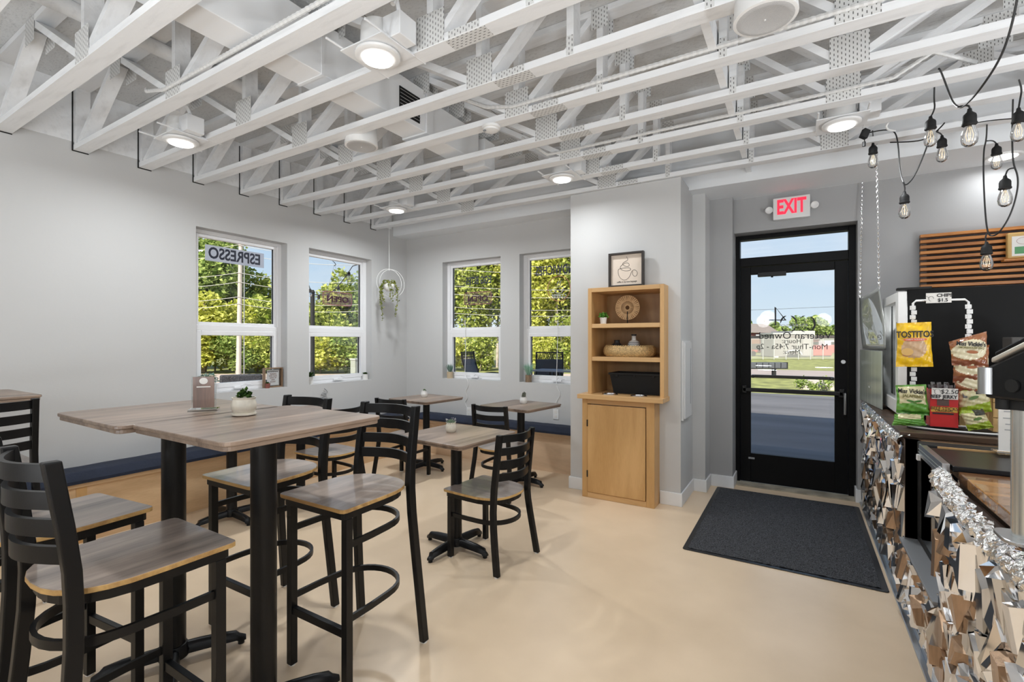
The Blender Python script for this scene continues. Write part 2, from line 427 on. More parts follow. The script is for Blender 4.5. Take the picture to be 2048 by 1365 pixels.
def patch(name, pts, z, m):
    return struct(name, MB().add([(x, y, z) for x, y in pts], [tuple(range(len(pts)))]), m)
GRASS = mat('grass', (.30, .31, .09), .9, var=.55, vscale=2.5, detail=8, bump=.6, bscale=8)
ASPH = mat('asphalt', (.125, .122, .128), .8, var=.35, vscale=1.6, detail=9, stretch=(.25, 1, 1), bump=.3, bscale=90)
CONC = mat('pale_paving', (.46, .37, .32), .85, var=.12, vscale=1.5)
ROAD = mat('pale_road', (.34, .28, .25), .85, var=.1, vscale=.7)
patch('ground_lawn', [(-160, -140), (160, -140), (160, 200), (-160, 200)], GZ - .03, GRASS)
patch('ground_asphalt', [(-4.9, 5.3), (40, 5.3), (40, 15.5), (-4.9, 15.5)], GZ, ASPH)
patch('ground_paving', [(-4.9, -30), (-4.9, 22.9), (-11.9, 18.7), (-21.8, 12.7), (-32, 6.5), (-60, -30)], GZ - .004, CONC)
patch('ground_road', [(-4.0, 22.5), (80, 22.5), (80, 29.2), (-4.0, 29.2)], GZ - .01, ROAD)

# ---- shell
struct('floor', MB().box(XL - .2, YN - .2, -.25, XR + .2, 5.60, 0), FLOOR)
deck = struct('ceiling', MB().box(XL - .2, YN - .2, ZD + .012, XR + .2, 5.60, ZD + .04), DARK)
px_ = XL
for i in range(4):
    yy_ = -1.9 + (.61 if i % 2 else 0)
    for j in range(6):
        MB().box(max(XL, px_) + .002, yy_ + .002, ZD, min(px_ + 2.434, XR), yy_ + 1.216, ZD + .011).build('deck_panel', OSB, deck)
        yy_ += 1.22
    px_ += 2.44
struct('trim_roof_sunblock', MB().box(XL - .2, YN - .2, ZD + .05, XR + .2, 5.60, 4.5), mat('dark_roof', (.2, .2, .2), .8))  # unseen roof block added to stop the sun and shape the shadow outside

W1, W2 = (2.212, 3.10), (3.362, 4.261)
W3, W4 = (-3.993, -3.097), (-2.833, -1.937)
WZ0, WZ1 = .945, 2.455
TH = .20
wl = MB()
ys = [YN - .2, W1[0], W1[1], W2[0], W2[1], YB + TH]
for k in range(5):
    if k in (1, 3):
        wl.box(XL - TH, ys[k], -.1, XL, ys[k + 1], WZ0); wl.box(XL - TH, ys[k], WZ1, XL, ys[k + 1], ZD)
    else: wl.box(XL - TH, ys[k], -.1, XL, ys[k + 1], ZD)
struct('wall_left', wl, WALL)
wb = MB()
xs = [XL, W3[0], W3[1], W4[0], W4[1], -.876]
for k in range(5):
    if k in (1, 3):
        wb.box(xs[k], YB, -.1, xs[k + 1], YB + TH, WZ0); wb.box(xs[k], YB, WZ1, xs[k + 1], YB + TH, ZD)
    else: wb.box(xs[k], YB, -.1, xs[k + 1], YB + TH, ZD)
struct('wall_back', wb, WALL)
# pier with a niche for the built-in hutch
NX0, NX1, NZ0, NZ1 = -1.655, -.990, .93, 1.905
cx0, cx1, cy0 = -1.905, -.876, 4.275
wc = MB().box(cx0, cy0, 0, NX0, YB, ZT - .004).box(NX1, cy0, 0, cx1, YB, ZT - .004)
wc.box(NX0, cy0, 0, NX1, YB, NZ0).box(NX0, cy0, NZ1, NX1, YB, ZT - .004).box(NX0, 4.56, NZ0, NX1, YB, NZ1)
struct('wall_pier', wc, WALL)
struct('wall_step_near', MB().box(-.876, 4.807, 0, -.762, 5.6, ZS + .01), WALL)
struct('wall_step_far', MB().box(-.762, 5.07, 0, -.556, 5.6, ZS + .01), WALLG)
struct('wall_right', MB().box(-.556, YR, 2.49, .44, 5.6, ZD).box(.44, YR, -.1, XR + .2, 5.6, ZD), WALLG)
struct('wall_far_side', MB().box(XR, YN - .2, -.1, XR + .2, YR, ZD), WALL)
struct('wall_near', MB().box(XL - .2, YN - .2, -.1, XR + .2, YN, ZD), WALL)
SOFF = mat('soffit_paint', (.80, .82, .84), .75, bump=.04, bscale=60)
struct('trim_soffit', MB().box(XL, 4.635, ZS, cx0, YB, ZD).box(cx0, 4.635, ZS, XR, 5.30, ZD), SOFF)
struct('trim_rim_board', MB().box(XL, -1.0, ZT + .06, XL + .006, 4.6, ZD), TRUSS)
bb = .115
b_ = MB().box(cx0 - .015, cy0 - .014, 0, -1.715, cy0, bb).box(-1.05, cy0 - .014, 0, cx1 + .014, cy0, bb).box(cx0 - .014, cy0, 0, cx0, 4.66, bb)
b_.box(cx1, cy0, 0, cx1 + .014, 4.807, bb)
struct('baseboard_pier', b_, TRIM, bevel=.004)
struct('baseboard_step', MB().box(cx1 + .014, 4.793, 0, -.748, 4.807, bb).box(-.762, 4.807, 0, -.748, 5.07, bb).box(-.748, 5.056, 0, -.542, 5.07, bb).box(-.556, 5.07, 0, -.542, 5.33, bb), TRIM, bevel=.004)
struct('baseboard_right', MB().box(.424, YR - .012, 0, .50, YR, bb).box(.426, YR, 0, .44, 5.33, bb), TRIM, bevel=.004)
struct('trim_threshold', MB().box(-.576, 5.20, 0, .44, 5.36, .012), mat('dusty_sill', (.42, .38, .30), .8, var=.4, vscale=8))

# ---- windows: frame, two sashes, panes, crank
def window(n, axis, a0, a1, c, sgn, crank=True):
    """axis 'y': window in the left wall (runs in y), axis 'x': in the back wall; c = wall face, sgn = outward"""
    def bx(mb, p0, p1, d0, d1, z0, z1):
        lo, hi = min(d0, d1), max(d0, d1)
        if axis == 'y': mb.box(lo, p0, z0, hi, p1, z1)
        else: mb.box(p0, lo, z0, p1, hi, z1)
    g = 1 if sgn > 0 else -1
    d0, d1 = c + g * .10, c + g * .17
    root = MB()
    f = .045
    for q in ((a0, a0 + f, WZ0, WZ1), (a1 - f, a1, WZ0, WZ1), (a0 + f, a1 - f, WZ0, WZ0 + f), (a0 + f, a1 - f, WZ1 - f + .01, WZ1)):
        bx(root, q[0], q[1], d0, d1, q[2], q[3])
    o = root.build('window_%d' % n, VINYL, bevel=.003); o['kind'] = 'structure'
    def sash(name, z0, z1, dd0, dd1, s=.048):
        m = MB()
        for q in ((a0 + f, a0 + f + s, z0, z1), (a1 - f - s, a1 - f, z0, z1), (a0 + f + s, a1 - f - s, z0, z0 + s), (a0 + f + s, a1 - f - s, z1 - s, z1)):
            bx(m, q[0], q[1], dd0, dd1, q[2], q[3])
        return m.build(name, VINYL, o, bevel=.004)
    zm = 1.545
    sash('upper_sash', zm + .03, WZ1 - f + .01, d0 + g * .012, d1 - g * .01, .03)
    sash('lower_sash', WZ0 + f - .01, zm - .02, d0 - g * .004, d1 - g * .01, .045)
    m = MB(); bx(m, a0 + f, a1 - f, d0 - g * .002, d1, zm - .02, zm + .03); m.build('transom_bar', VINYL, o, bevel=.003)
    m = MB(); bx(m, a0 + f + .03, a1 - f - .03, d0 + g * .035, d0 + g * .041, zm + .055, WZ1 - f - .02); m.build('upper_pane', GLASS, o)
    m = MB(); bx(m, a0 + f + .045, a1 - f - .045, d0 + g * .035, d0 + g * .041, WZ0 + f + .03, zm - .06); m.build('lower_pane', GLASS, o)
    m = MB()
    for q in ((a0 + f + .028, a0 + f + .034), (a1 - f - .034, a1 - f - .028)):
        bx(m, q[0], q[1], d0 + g * .030, d0 + g * .046, zm + .055, WZ1 - f - .02)
    for q in ((a0 + f + .043, a0 + f + .049), (a1 - f - .049, a1 - f - .043)):
        bx(m, q[0], q[1], d0 + g * .030, d0 + g * .046, WZ0 + f + .03, zm - .06)
    m.build('glazing_gasket', DARK, o)
    if crank:
        mid = (a0 + a1) / 2
        m = MB(); bx(m, mid - .06, mid + .06, d0 - g * .03, d0, WZ0 + .018, WZ0 + .04)
        P = (lambda p, d, z: (d, p, z)) if axis == 'y' else (lambda p, d, z: (p, d, z))
        m.tube([P(mid, d0 - g * .025, WZ0 + .04), P(mid + .03, d0 - g * .035, WZ0 + .065), P(mid + .10, d0 - g * .03, WZ0 + .05)], .007)
        m.build('crank_handle', VINYL, o, bevel=.004)
    return o
win1 = window(1, 'y', W1[0], W1[1], XL, -1)
win2 = window(2, 'y', W2[0], W2[1], XL, -1)
win3 = window(3, 'x', W3[0], W3[1], YB, 1)
win4 = window(4, 'x', W4[0], W4[1], YB, 1)

# lettering stuck on the panes; readable from outside, so mirrored from inside
def left_txt(win, s, size, yc, z, m=NAVYINK, xs=1.0):
    return text('window_lettering', s, size, (0, -1, 0), (0, 0, 1), (XL - .1455, yc, z), m, win, xs=xs, bold=.002)
def back_txt(win, s, size, xc, z, m=NAVYINK, xs=1.0):
    return text('window_lettering', s, size, (-1, 0, 0), (0, 0, 1), (xc, YB + .1455, z), m, win, xs=xs, bold=.002)
fs = glass_mat('frosted_strip', (.62, .66, .72), .5, .02)
MB().box(XL - .1475, 2.36, 2.185, XL - .1465, 2.935, 2.335).build('lettering_strip', fs, win1)
q_ = fs.node_tree; dn = N(q_, 'ShaderNodeBsdfTranslucent'); dn.inputs[0].default_value = (.95, .96, .98, 1); am = N(q_, 'ShaderNodeMixShader'); am.inputs[0].default_value = .7
om = [n for n in q_.nodes if n.type == 'OUTPUT_MATERIAL'][0]; src_ = om.inputs[0].links[0].from_socket
q_.links.new(src_, am.inputs[1]); q_.links.new(dn.outputs[0], am.inputs[2]); q_.links.new(am.outputs[0], om.inputs[0])
text('window_lettering', 'ESPRESSO', .148, (0, -1, 0), (0, 0, 1), (XL - .140, 2.640, 2.257), NAVYINK, win1, xs=.80, bold=.004)
text('window_lettering', 'EGG BITES', .135, (-1, 0, 0), (0, 0, 1), (-3.512, YB + .128, 2.20), NAVYINK, win3, xs=.64, bold=.003)
text('window_lettering', 'SANDWICHES', .155, (-1, 0, 0), (0, 0, 1), (-2.386, YB + .128, 2.25), NAVYINK, win4, xs=.61, bold=.003)

# ---- glazed entrance door
DX0, DX1, DZ1 = -.572, .44, 2.485
y0, y1 = 5.335, 5.44
fr = MB().box(DX0, y0, 0, DX0 + .055, y1, DZ1).box(DX1 - .055, y0, 0, DX1, y1, DZ1).box(DX0 + .055, y0, DZ1 - .04, DX1 - .055, y1, DZ1).box(DX0 + .055, y0, 2.175, DX1 - .055, y1, 2.262)
BLKDOOR = mat('black_door_aluminium', (.004, .004, .0045), .5, spec=.15)
door = struct('door_1', fr, BLKDOOR, bevel=.003)
MB().box(DX0 + .055, 5.385, 2.262, DX1 - .055, 5.391, DZ1 - .04).build('transom_pane', GLASS, door)
LX0, LX1 = DX0 + .058, DX1 - .058
gx0, gx1, gz0, gz1 = -.42, .28, .302, 2.094
lf = MB().box(LX0, 5.35, .015, gx0, 5.40, 2.17).box(gx1, 5.35, .015, LX1, 5.40, 2.17).box(gx0, 5.35, .015, gx1, 5.40, gz0).box(gx0, 5.35, gz1, gx1, 5.40, 2.17)
leaf = lf.build('door_leaf', BLKDOOR, door, bevel=.003)
MB().box(gx0, 5.373, gz0, gx1, 5.379, gz1).build('glass_pane', GLASS, leaf)
MB().box(gx0 - .07, 5.300, .922, gx1 + .065, 5.322, .962).box(gx0 - .075, 5.30, .905, gx0 - .035, 5.35, .985).box(gx1 + .03, 5.30, .905, gx1 + .075, 5.35, .985).build('push_bar', BLACK, leaf, bevel=.006)
MB().box(gx0, 5.45, 1.055, gx1, 5.475, 1.085).box(gx0, 5.40, 1.055, gx0 + .03, 5.46, 1.085).box(gx1 - .03, 5.40, 1.055, gx1, 5.46, 1.085).build('outer_push_rail', BLACK, leaf, bevel=.005)
MB().box(-.355, 5.30, 2.062, -.11, 5.35, 2.105).cyl((-.23, 5.325, 2.05), (-.23, 5.325, 2.07), .01).build('door_closer', BLACK, leaf, bevel=.004)
MB().tube([(.355, 5.35, .745), (.355, 5.29, .76), (.355, 5.285, .86), (.355, 5.29, .945), (.355, 5.35, .955)], .011, 8).build('pull_handle', STEEL, leaf, smooth=True)
MB().cyl((.345, 5.335, 1.235), (.345, 5.352, 1.235), .018, n=16).build('lock_cylinder', STEEL, leaf, smooth=40)
MB().box(-.44, 5.345, .245, -.385, 5.351, .262).build('maker_plate', GALV, leaf)
# lettering on the pane: logo numeral and rings, then opening hours (mirrored from inside)
def D(u, v): p = aty(u, v, 5.372); return p
def door_poly(name, polys):
    m = MB()
    for P in polys:
        n = len(P); q = [D(u, v) for u, v in P]
        m.add([(p.x, 5.3705, p.z) for p in q] + [(p.x, 5.3725, p.z) for p in q],
              [tuple(range(n)), tuple(range(2 * n - 1, n - 1, -1))] + [(i, n + i, n + (i + 1) % n, (i + 1) % n) for i in range(n)])
    return m.build(name, INK, leaf)
def crescent(cu, cv, ru, rv, a0, a1, wd, n=12):
    o, i = [], []
    for k in range(n + 1):
        a = R(a0 + (a1 - a0) * k / n); t = wd * math.sin(math.pi * k / n) ** .7 + .25
        o.append((cu + (ru + t / 2) * math.cos(a), cv - (rv + t / 2) * math.sin(a))); i.append((cu + (ru - t / 2) * math.cos(a), cv - (rv - t / 2) * math.sin(a)))
    return [[o[k], o[k + 1], i[k + 1], i[k]] for k in range(n)]
polys = [[(1549, 614), (1552.5, 616), (1552.5, 651), (1549.5, 651.5)], [(1550.5, 614.5), (1553, 617), (1572.5, 640.5), (1569.5, 640.5)],
         [(1538, 639.6), (1572.5, 639.6), (1572.5, 641.3), (1538, 641.3)]]
polys += crescent(1577, 648, 16, 16.5, 105, 178, 3) + crescent(1577, 648, 16, 16.5, 2, 75, 3) + crescent(1577, 648, 16, 16.5, 205, 250, 2.2) + crescent(1577, 648, 16, 16.5, 290, 335, 2.2)
polys += crescent(1613, 648, 16.5, 16.5, -60, 60, 4) + crescent(1613, 648, 16.5, 16.5, 100, 140, 1.6) + crescent(1613, 648, 16.5, 16.5, 220, 260, 1.6)
door_poly('door_logo', polys)
for s, u, v, sz, xs_ in (('Veteran Owned', 1588, 672, .098, .95), ('Hours:', 1583, 683, .062, .95), ('Mon-Thur 7:45a - 2p', 1582, 694, .075, .95), ('Menu:', 1583, 704.5, .062, .95)):
    p = D(u, v); text('door_lettering', s, sz, (-1, 0, 0), (0, 0, 1), (p.x, 5.371, p.z), INK, leaf, xs=xs_)
p = D(1588, 651.5); text('door_lettering', 'ESPRESSO', .035, (-1, 0, 0), (0, 0, 1), (p.x, 5.371, p.z), GALV, leaf, xs=1.5)

# ================================================================== TRUSSES
def web(mb_name, a, b, root, m=TRUSS):
    MB().beam((a[0], .0445, a[1]), (b[0], .0445, b[1]), .085, .038, up=(0, 1, 0)).build(mb_name, m, root)
X1 = 4.15
ORD = ['nearest the camera', 'second', 'third', 'fourth', 'fifth', 'sixth', 'seventh', 'eighth', 'ninth', 'tenth']
TY = [.545 + .4112 * k for k in range(10)]
tr = thing('roof_truss', 'white painted open-web truss overhead, nearest the camera of the ten', 'truss', (0, TY[0], ZT), 'white open-web trusses under the roof deck')
OFF[tr.name] = Vector((0, 0, 0))
TZ = ZD - ZT
def tpart(name, mb, m=TRUSS): return mb.build(name, m, tr)
tpart('bottom_chord', MB().box(XL + .004, 0, 0, X1, .089, .038))
tpart('top_chord', MB().box(XL + .004, 0, TZ - .038, X1, .089, TZ - .002))
BJ = [-3.12, -1.53, .22, 1.80, 3.38]; TJ = [-3.90, -2.32, 1.00, 2.58]
zl, zh = .038, TZ - .038
def wb_(x0, z0, x1, z1):
    return MB().beam((x0, .0445, z0), (x1, .0445, z1), .038 if False else .085, .036, up=(0, 1, 0)) if False else _web(x0, z0, x1, z1)
def _web(x0, z0, x1, z1):
    d = Vector((x1 - x0, 0, z1 - z0)).normalized(); n = Vector((-d.z, 0, d.x)) * .019
    m = MB(); P = []
    for y in (.003, .086):
        P += [(x0 - n.x, y, z0 - n.z), (x1 - n.x, y, z1 - n.z), (x1 + n.x, y, z1 + n.z), (x0 + n.x, y, z0 + n.z)]
    return m.add(P, [(0, 1, 2, 3), (7, 6, 5, 4), (0, 4, 5, 1), (1, 5, 6, 2), (2, 6, 7, 3), (3, 7, 4, 0)])
tpart('web', _web(XL + .03, zl, XL + .03, zh))
tpart('end_gap', MB().box(XL + .0062, -.010, -.008, XL + .0075, -.001, TZ - .03).box(XL + .0005, -.006, -.008, XL + .003, .09, -.0005), DARK)
segs = [(XL + .08, zl, -3.94, zh), (-3.86, zh, -3.16, zl), (-3.08, zl, -2.36, zh), (-2.28, zh, -1.58, zl), (-1.49, zl, -1.02, zh),
        (-.29, zh, .18, zl), (.26, zl, .96, zh), (1.04, zh, 1.76, zl), (1.84, zl, 2.54, zh), (2.62, zh, 3.34, zl)]
segs += [(x, zl, x, zh) for x in (-3.12, -1.535, -.98, -.33, .22, 1.80)]
for q in segs: tpart('web', _web(*q))
def plates(x0, x1, z0, z1):
    for y in (-.0015, .0890): tpart('nail_plate', MB().box(x0, y, z0, x1, y + .0015, z1), PLXZ)
for x in BJ[:4]: plates(x - .085, x + .085, .005, .165)
for x in TJ[:3]: plates(x - .075, x + .075, TZ - .15, TZ - .006)
for x in (-.98, -.33): plates(x - .019, x + .019, .004, .10); plates(x - .05, x + .05, TZ - .12, TZ - .006)
plates(-1.42, -1.24, .003, .036)
tpart('nail_plate', MB().box(-1.44, .004, -.0016, -1.215, .085, -.0001), PLXY)
tpart('nail_plate', MB().box(-1.44 - 1.75, .004, -.0016, -1.215 - 1.75, .085, -.0001), PLXY) if False else None
for k in range(1, 10):
    copy_tree(tr, (0, TY[k], ZT), None, 'white painted open-web truss overhead, %s' % (
        ['', 'second from the camera', 'third from the camera, near the first downlight row', 'fourth from camera, splice beside the near downlight', 'fifth from the camera, cable clipped along its right half',
         'sixth from the camera, with the smoke alarm under it', 'seventh from the camera, directly past the smoke alarm', 'eighth from the camera, corrugated cable on its right half', 'ninth from the camera, second before the pier', 'last and farthest, resting on top of the white pier'][k]))
OFF[tr.name] = Vector((0, TY[0], ZT))
st = MB().box(-.395, -.5, ZT + .05, -.357, 4.66, ZT + .165)
tag(st.build('strongback_board', TRUSS), 'white painted board running crosswise through all the trusses toward the door', 'board')

# rectangular duct and its register
du = thing('air_duct', 'white painted rectangular air duct threaded through the trusses', 'duct', (-2.4, 2.0, 2.93))
MB().box(-2.51, -1.0, 2.925, -2.30, 2.62, 3.22).build('duct_run', TRIM, du, bevel=.004)
MB().box(-2.525, 2.62, 2.915, -2.285, 2.70, 3.23).build('duct_collar', TRIM, du, bevel=.004)
MB().box(-2.50, 2.70, 2.93, -2.31, 3.30, 3.18).build('duct_end', TRIM, du, bevel=.004)
MB().box(-2.52, 3.36, 2.915, -2.29, 3.52, 3.15).build('duct_boot', TRIM, du, bevel=.004)
g = MB().box(-2.3, 2.36, 2.96, -2.296, 2.56, 3.14).build('register', DARK, du)
for k in range(7): MB().beam((-2.292, 2.365, 2.975 + .024 * k), (-2.292, 2.555, 2.975 + .024 * k), .012, .003, up=(.6, 0, 1)).build('louver', GALV, g)
for y in (.9, 1.75): MB().box(-2.516, y, 2.92, -2.296, y + .02, 3.225).build('duct_seam', TRIM, du)
tag(MB().tube([(-3.45, -.8, 3.26), (-3.45, 2.5, 3.26)], .045, 12).build('round_pipe', TRUSS, smooth=True), 'white round pipe up under the roof deck at top left', 'pipe')

# downlights
dl0 = None
DLAB = ['round downlight over the bar tables near the left wall', 'large bright downlight at the top, left of centre', 'small downlight above the left windows in the far corner', 'small downlight just left of the white pier', 'downlight between the trusses near the hanging chain']
for i, (x, y) in enumerate(DOWNLIGHTS):
    if dl0 is None:
        t = thing('downlight', DLAB[0], 'downlight', (x, y, 2.81), 'downlights between the trusses'); dl0 = t
        MB().lathe((x, y, 2.80), [(.072, .006), (.074, .012), (.095, .012), (.108, .018), (.108, .03), (.085, .034), (.08, .17), (.001, .17)], 28).build('can', WHITE, t, smooth=40)
        MB().lathe((x, y, 2.806), [(.001, 0), (.073, 0), (.073, .004)], 28).build('lens', LENS, t)
        MB().box(x - .14, y - .11, 2.836, x + .14, y + .11, 2.842).build('mounting_plate', GALV if False else TRIM, t)
        MB().box(x + .09, y - .055, 2.845, x + .20, y + .055, 2.955).build('junction_box', TRIM, t, bevel=.003)
        MB().tube([(x + .15, y, 2.955), (x + .17, y - .05, 3.02), (x + .22, y - .09, 3.0), (x + .22, y - .12, 2.93)], .011, 8).build('flexible_conduit', TRIM, t, smooth=True)
        for s in (-1, 1): MB().tube([(x + .13 * s, y - .20, 2.85), (x + .13 * s, y + .20, 2.85)], .006, 6).build('hanger_bar', TRIM, t)
    else: copy_tree(dl0, (x, y, 2.81), None, DLAB[i])
t = thing('recessed_downlight', 'flat downlight set in the soffit at far right behind the string lights', 'downlight', (1.316, 4.993, 2.81))
MB().lathe((1.316, 4.993, 2.806), [(.078, .004), (.10, 0), (.105, .006), (.105, .02)], 28).build('trim_ring', WHITE, t, smooth=40)
MB().lathe((1.316, 4.993, 2.808), [(.001, 0), (.078, 0), (.078, .006)], 28).build('lens', LENS, t)

# speakers, smoke alarm
def speaker(x, y, z, r, lab):
    t = thing('ceiling_speaker', lab, 'speaker', (x, y, z), 'white pendant speakers')
    MB().lathe((x, y, z), [(r * .94, .002), (r, .004), (r, .012), (r * .97, .05), (r * .93, .12), (r * .7, .15), (.02, .16), (.001, .16)], 30).build('body', WHITE, t, smooth=40)
    MB().lathe((x, y, z), [(.001, .0), (r * .72, .0), (r * .78, -.002), (r * .92, .003), (r * .92, .006)], 30).build('grille', mat('speaker_grille', (.50, .50, .50), .7, bump=.3, bscale=300), t, smooth=40)
    MB().cyl((x, y, z - .003), (x, y, z + .001), .004).build('badge', WHITE, t)
    MB().tube([(x + .02, y, z + .15), (x + .05, y, z + .3), (x + .1, y + .05, z + .48)], .005, 6).build('speaker_cable', WHITE, t)
speaker(-2.66, 2.356, 2.80, .113, 'small round white speaker left of centre among the trusses')
speaker(-.122, 2.232, 2.75, .121, 'big round white speaker at the top right among the trusses')
t = thing('smoke_alarm', 'round white smoke alarm under a truss left of centre', 'smoke alarm', (-1.75, 2.645, 2.81))
MB().lathe((-1.75, 2.645, 2.812), [(.001, 0), (.03, 0), (.048, .006), (.052, .016), (.06, .018), (.062, .033)], 24).build('housing', WHITE, t, smooth=40)
MB().box(-1.785, 2.60, 2.806, -1.768, 2.612, 2.815).build('test_button', GALV, t)

# armoured cables clipped on the trusses
CABLE = mat('ribbed_cable', (.66, .66, .65), .5, bump=1.0, bscale=5)
def cable(pts, r, lab, name='armoured_cable'):
    P = []
    for i in range(len(pts) - 1):
        a, b = Vector(pts[i]), Vector(pts[i + 1]); n = max(2, int((b - a).length / .016))
        P += [a.lerp(b, k / n) for k in range(n)]
    P.append(Vector(pts[-1])); rr = [r * (1.12 if k % 2 else .9) for k in range(len(P))]
    return tag(MB().tube(P, rr, 7).build(name, CABLE), lab, 'cable')
y2, y4, y7 = TY[2] - .012, TY[5] - .012, TY[7] - .012
cable([(-3.5, TY[2] + .02, 3.0), (-3.42, y2, 2.95), (-3.2, y2, 2.90), (-2.0, y2, 2.90), (-.8, y2, 2.9), (.4, y2, 2.9)], .011, 'ribbed white cable along the truss at the upper left')
cable([(-1.95, y4 - .03, 3.05), (-1.75, y4, 2.95), (-1.55, y4, 2.905), (0, y4, 2.90), (2.5, y4, 2.90)], .012, 'ribbed white cable running above the smoke alarm toward the big speaker')
cable([(-1.9, y7 - .1, 3.05), (-1.72, y7, 2.91), (-.2, y7, 2.90), (.45, y7, 2.905), (.62, y7 - .02, 2.99), (.82, y7 + .1, 2.93)], .011, 'ribbed white cable on a far truss ending in a loop near the hanging chain')

# ================================================================== SEATING (built facing +y, then copied)
def seat_poly(w=.21, yf=.225, yb=-.225, n=14):
    P = [(w - .02, yf), (w, yf - .02)]
    P = [(-w, yf - .02), (-w + .006, yf - .006), (-w + .02, yf), (w - .02, yf), (w - .006, yf - .006), (w, yf - .02), (w * .99, .02)]
    ym = .0
    for k in range(1, n):
        a = R(0 - 180 * k / n); P.append((w * .985 * math.cos(a) ** 1 if False else w * .985 * math.copysign(abs(math.cos(a)) ** .8, math.cos(a)), ym - (ym - yb) * abs(math.sin(a)) ** .8))
    P.append((-w * .99, .02))
    return P[::-1]
def make_seat(name, label, group, hs, ht, hoops, bar, slats, cat='chair'):
    t = thing(name, label, cat, (0, 0, 0), group)
    sp = seat_poly()
    MB().prism(sp, hs - .017, hs, 0, 1).build('seat', [PLY, SEAT], t, bevel=.003)
    ap = [(x * .93, y * .93) for x, y in sp]
    MB().prism(ap, hs - .048, hs - .0175).build('seat_frame', BLACK, t)
    for s in (-1, 1):
        MB().box(s * .178 - .016, .163, .006, s * .178 + .016, .195, hs - .05).build('leg', BLACK, t, bevel=.002)
        # rear post: splayed foot, upright at the seat, raked back above
        zz = [.006, hs * .35, hs * .62, hs * .82, hs * .97, hs + .06, hs + .18, ht - .02, ht]
        f = [(.214, -.240), (.204, -.216), (.194, -.198), (.185, -.188), (.179, -.186), (.177, -.189), (.175, -.203), (.172, -.226), (.172, -.229)]
        m = MB(); P = []
        for (x, y), z in zip(f, zz): P += [(s * x - .0145, y - .019, z), (s * x + .0145, y - .019, z), (s * x + .0145, y + .019, z), (s * x - .0145, y + .019, z)]
        n = len(zz)
        F = [(4 * i + j, 4 * i + (j + 1) % 4, 4 * i + 4 + (j + 1) % 4, 4 * i + 4 + j) for i in range(n - 1) for j in range(4)] + [(3, 2, 1, 0), tuple(4 * (n - 1) + j for j in range(4))]
        m.add(P, F); m.build('back_post', BLACK, t, bevel=.004)
        MB().cyl((s * .178, .179, 0), (s * .178, .179, .008), .015, n=10).build('glide', WHITE, t)
        MB().cyl((s * .214, -.240, 0), (s * .214, -.240, .008), .015, n=10).build('glide', WHITE, t)
    for z in slats:
        q = (z - hs) / (ht - hs); yb = -.190 - .036 * q
        P = [(-.163 + .326 * k / 12, yb - .055 * math.sin(math.pi * k / 12) , z) for k in range(13)]
        MB().strip(P, .013, .046).build('back_slat', BLACK, t, smooth=50)
    for z in hoops:
        P = [(-.178, .18, z), (-.176, .05, z), (-.168, -.05, z)] + [(-.165 * math.cos(R(180 * k / 14)), -.06 - .155 * math.sin(R(180 * k / 14)), z) for k in range(1, 14)] + [(.168, -.05, z), (.176, .05, z), (.178, .18, z)]
        MB().strip(P, .013, .026).build('hoop_stretcher', BLACK, t, smooth=50)
    if bar:
        MB().box(-.178, .168, bar - .017, .178, .190, bar + .017).build('footrest_bar', BLACK, t, bevel=.002)
    return t
HS_S, HT_S, HS_C, HT_C = .76, 1.115, .45, .85
st0 = make_seat('bar_stool', 'ladder-back bar stool at front left, nearest the camera, its striped ply edge toward us', 'ladder-back stools at the bar tables', HS_S, HT_S, (.30, .60), .245, (1.083, 1.010, .937, .864))
def turn(o, x, y, rz): o.location = (x, y, 0); o.rotation_euler = (0, 0, R(rz))
turn(st0, -1.805, .668, 0)
copy_tree(st0, (-2.40, .662, 0), R(6), 'ladder-back bar stool second from the front left corner, behind the nearest stool')
copy_tree(st0, (-2.345, 1.468, 0), R(181), 'ladder-back bar stool on the far side of the bar tables, left one of the two')
copy_tree(st0, (-1.735, 1.485, 0), R(180), 'ladder-back bar stool on the far side of the bar tables, right one, wholly in view')
copy_tree(st0, (-3.76, .715, 0), R(90), 'ladder-back bar stool at the far left table by the left wall')
ch0 = make_seat('dining_chair', 'low ladder-back chair in the middle of the floor, drawn up to the nearest square table', 'low ladder-back chairs at the small tables', HS_C, HT_C, (.285,), None, (.822, .742, .662, .582))
turn(ch0, -1.775, 2.655, 84)
copy_tree(ch0, (-2.385, 3.80, 0), R(0), 'low ladder-back chair with its back to us at the table near the pier')
copy_tree(ch0, (-3.54, 3.71, 0), R(6), 'low ladder-back chair at the small table in the far corner')
copy_tree(ch0, (-3.60, 2.83, 0), R(88), 'low ladder-back chair by the left bench, half hidden behind the bar stools')

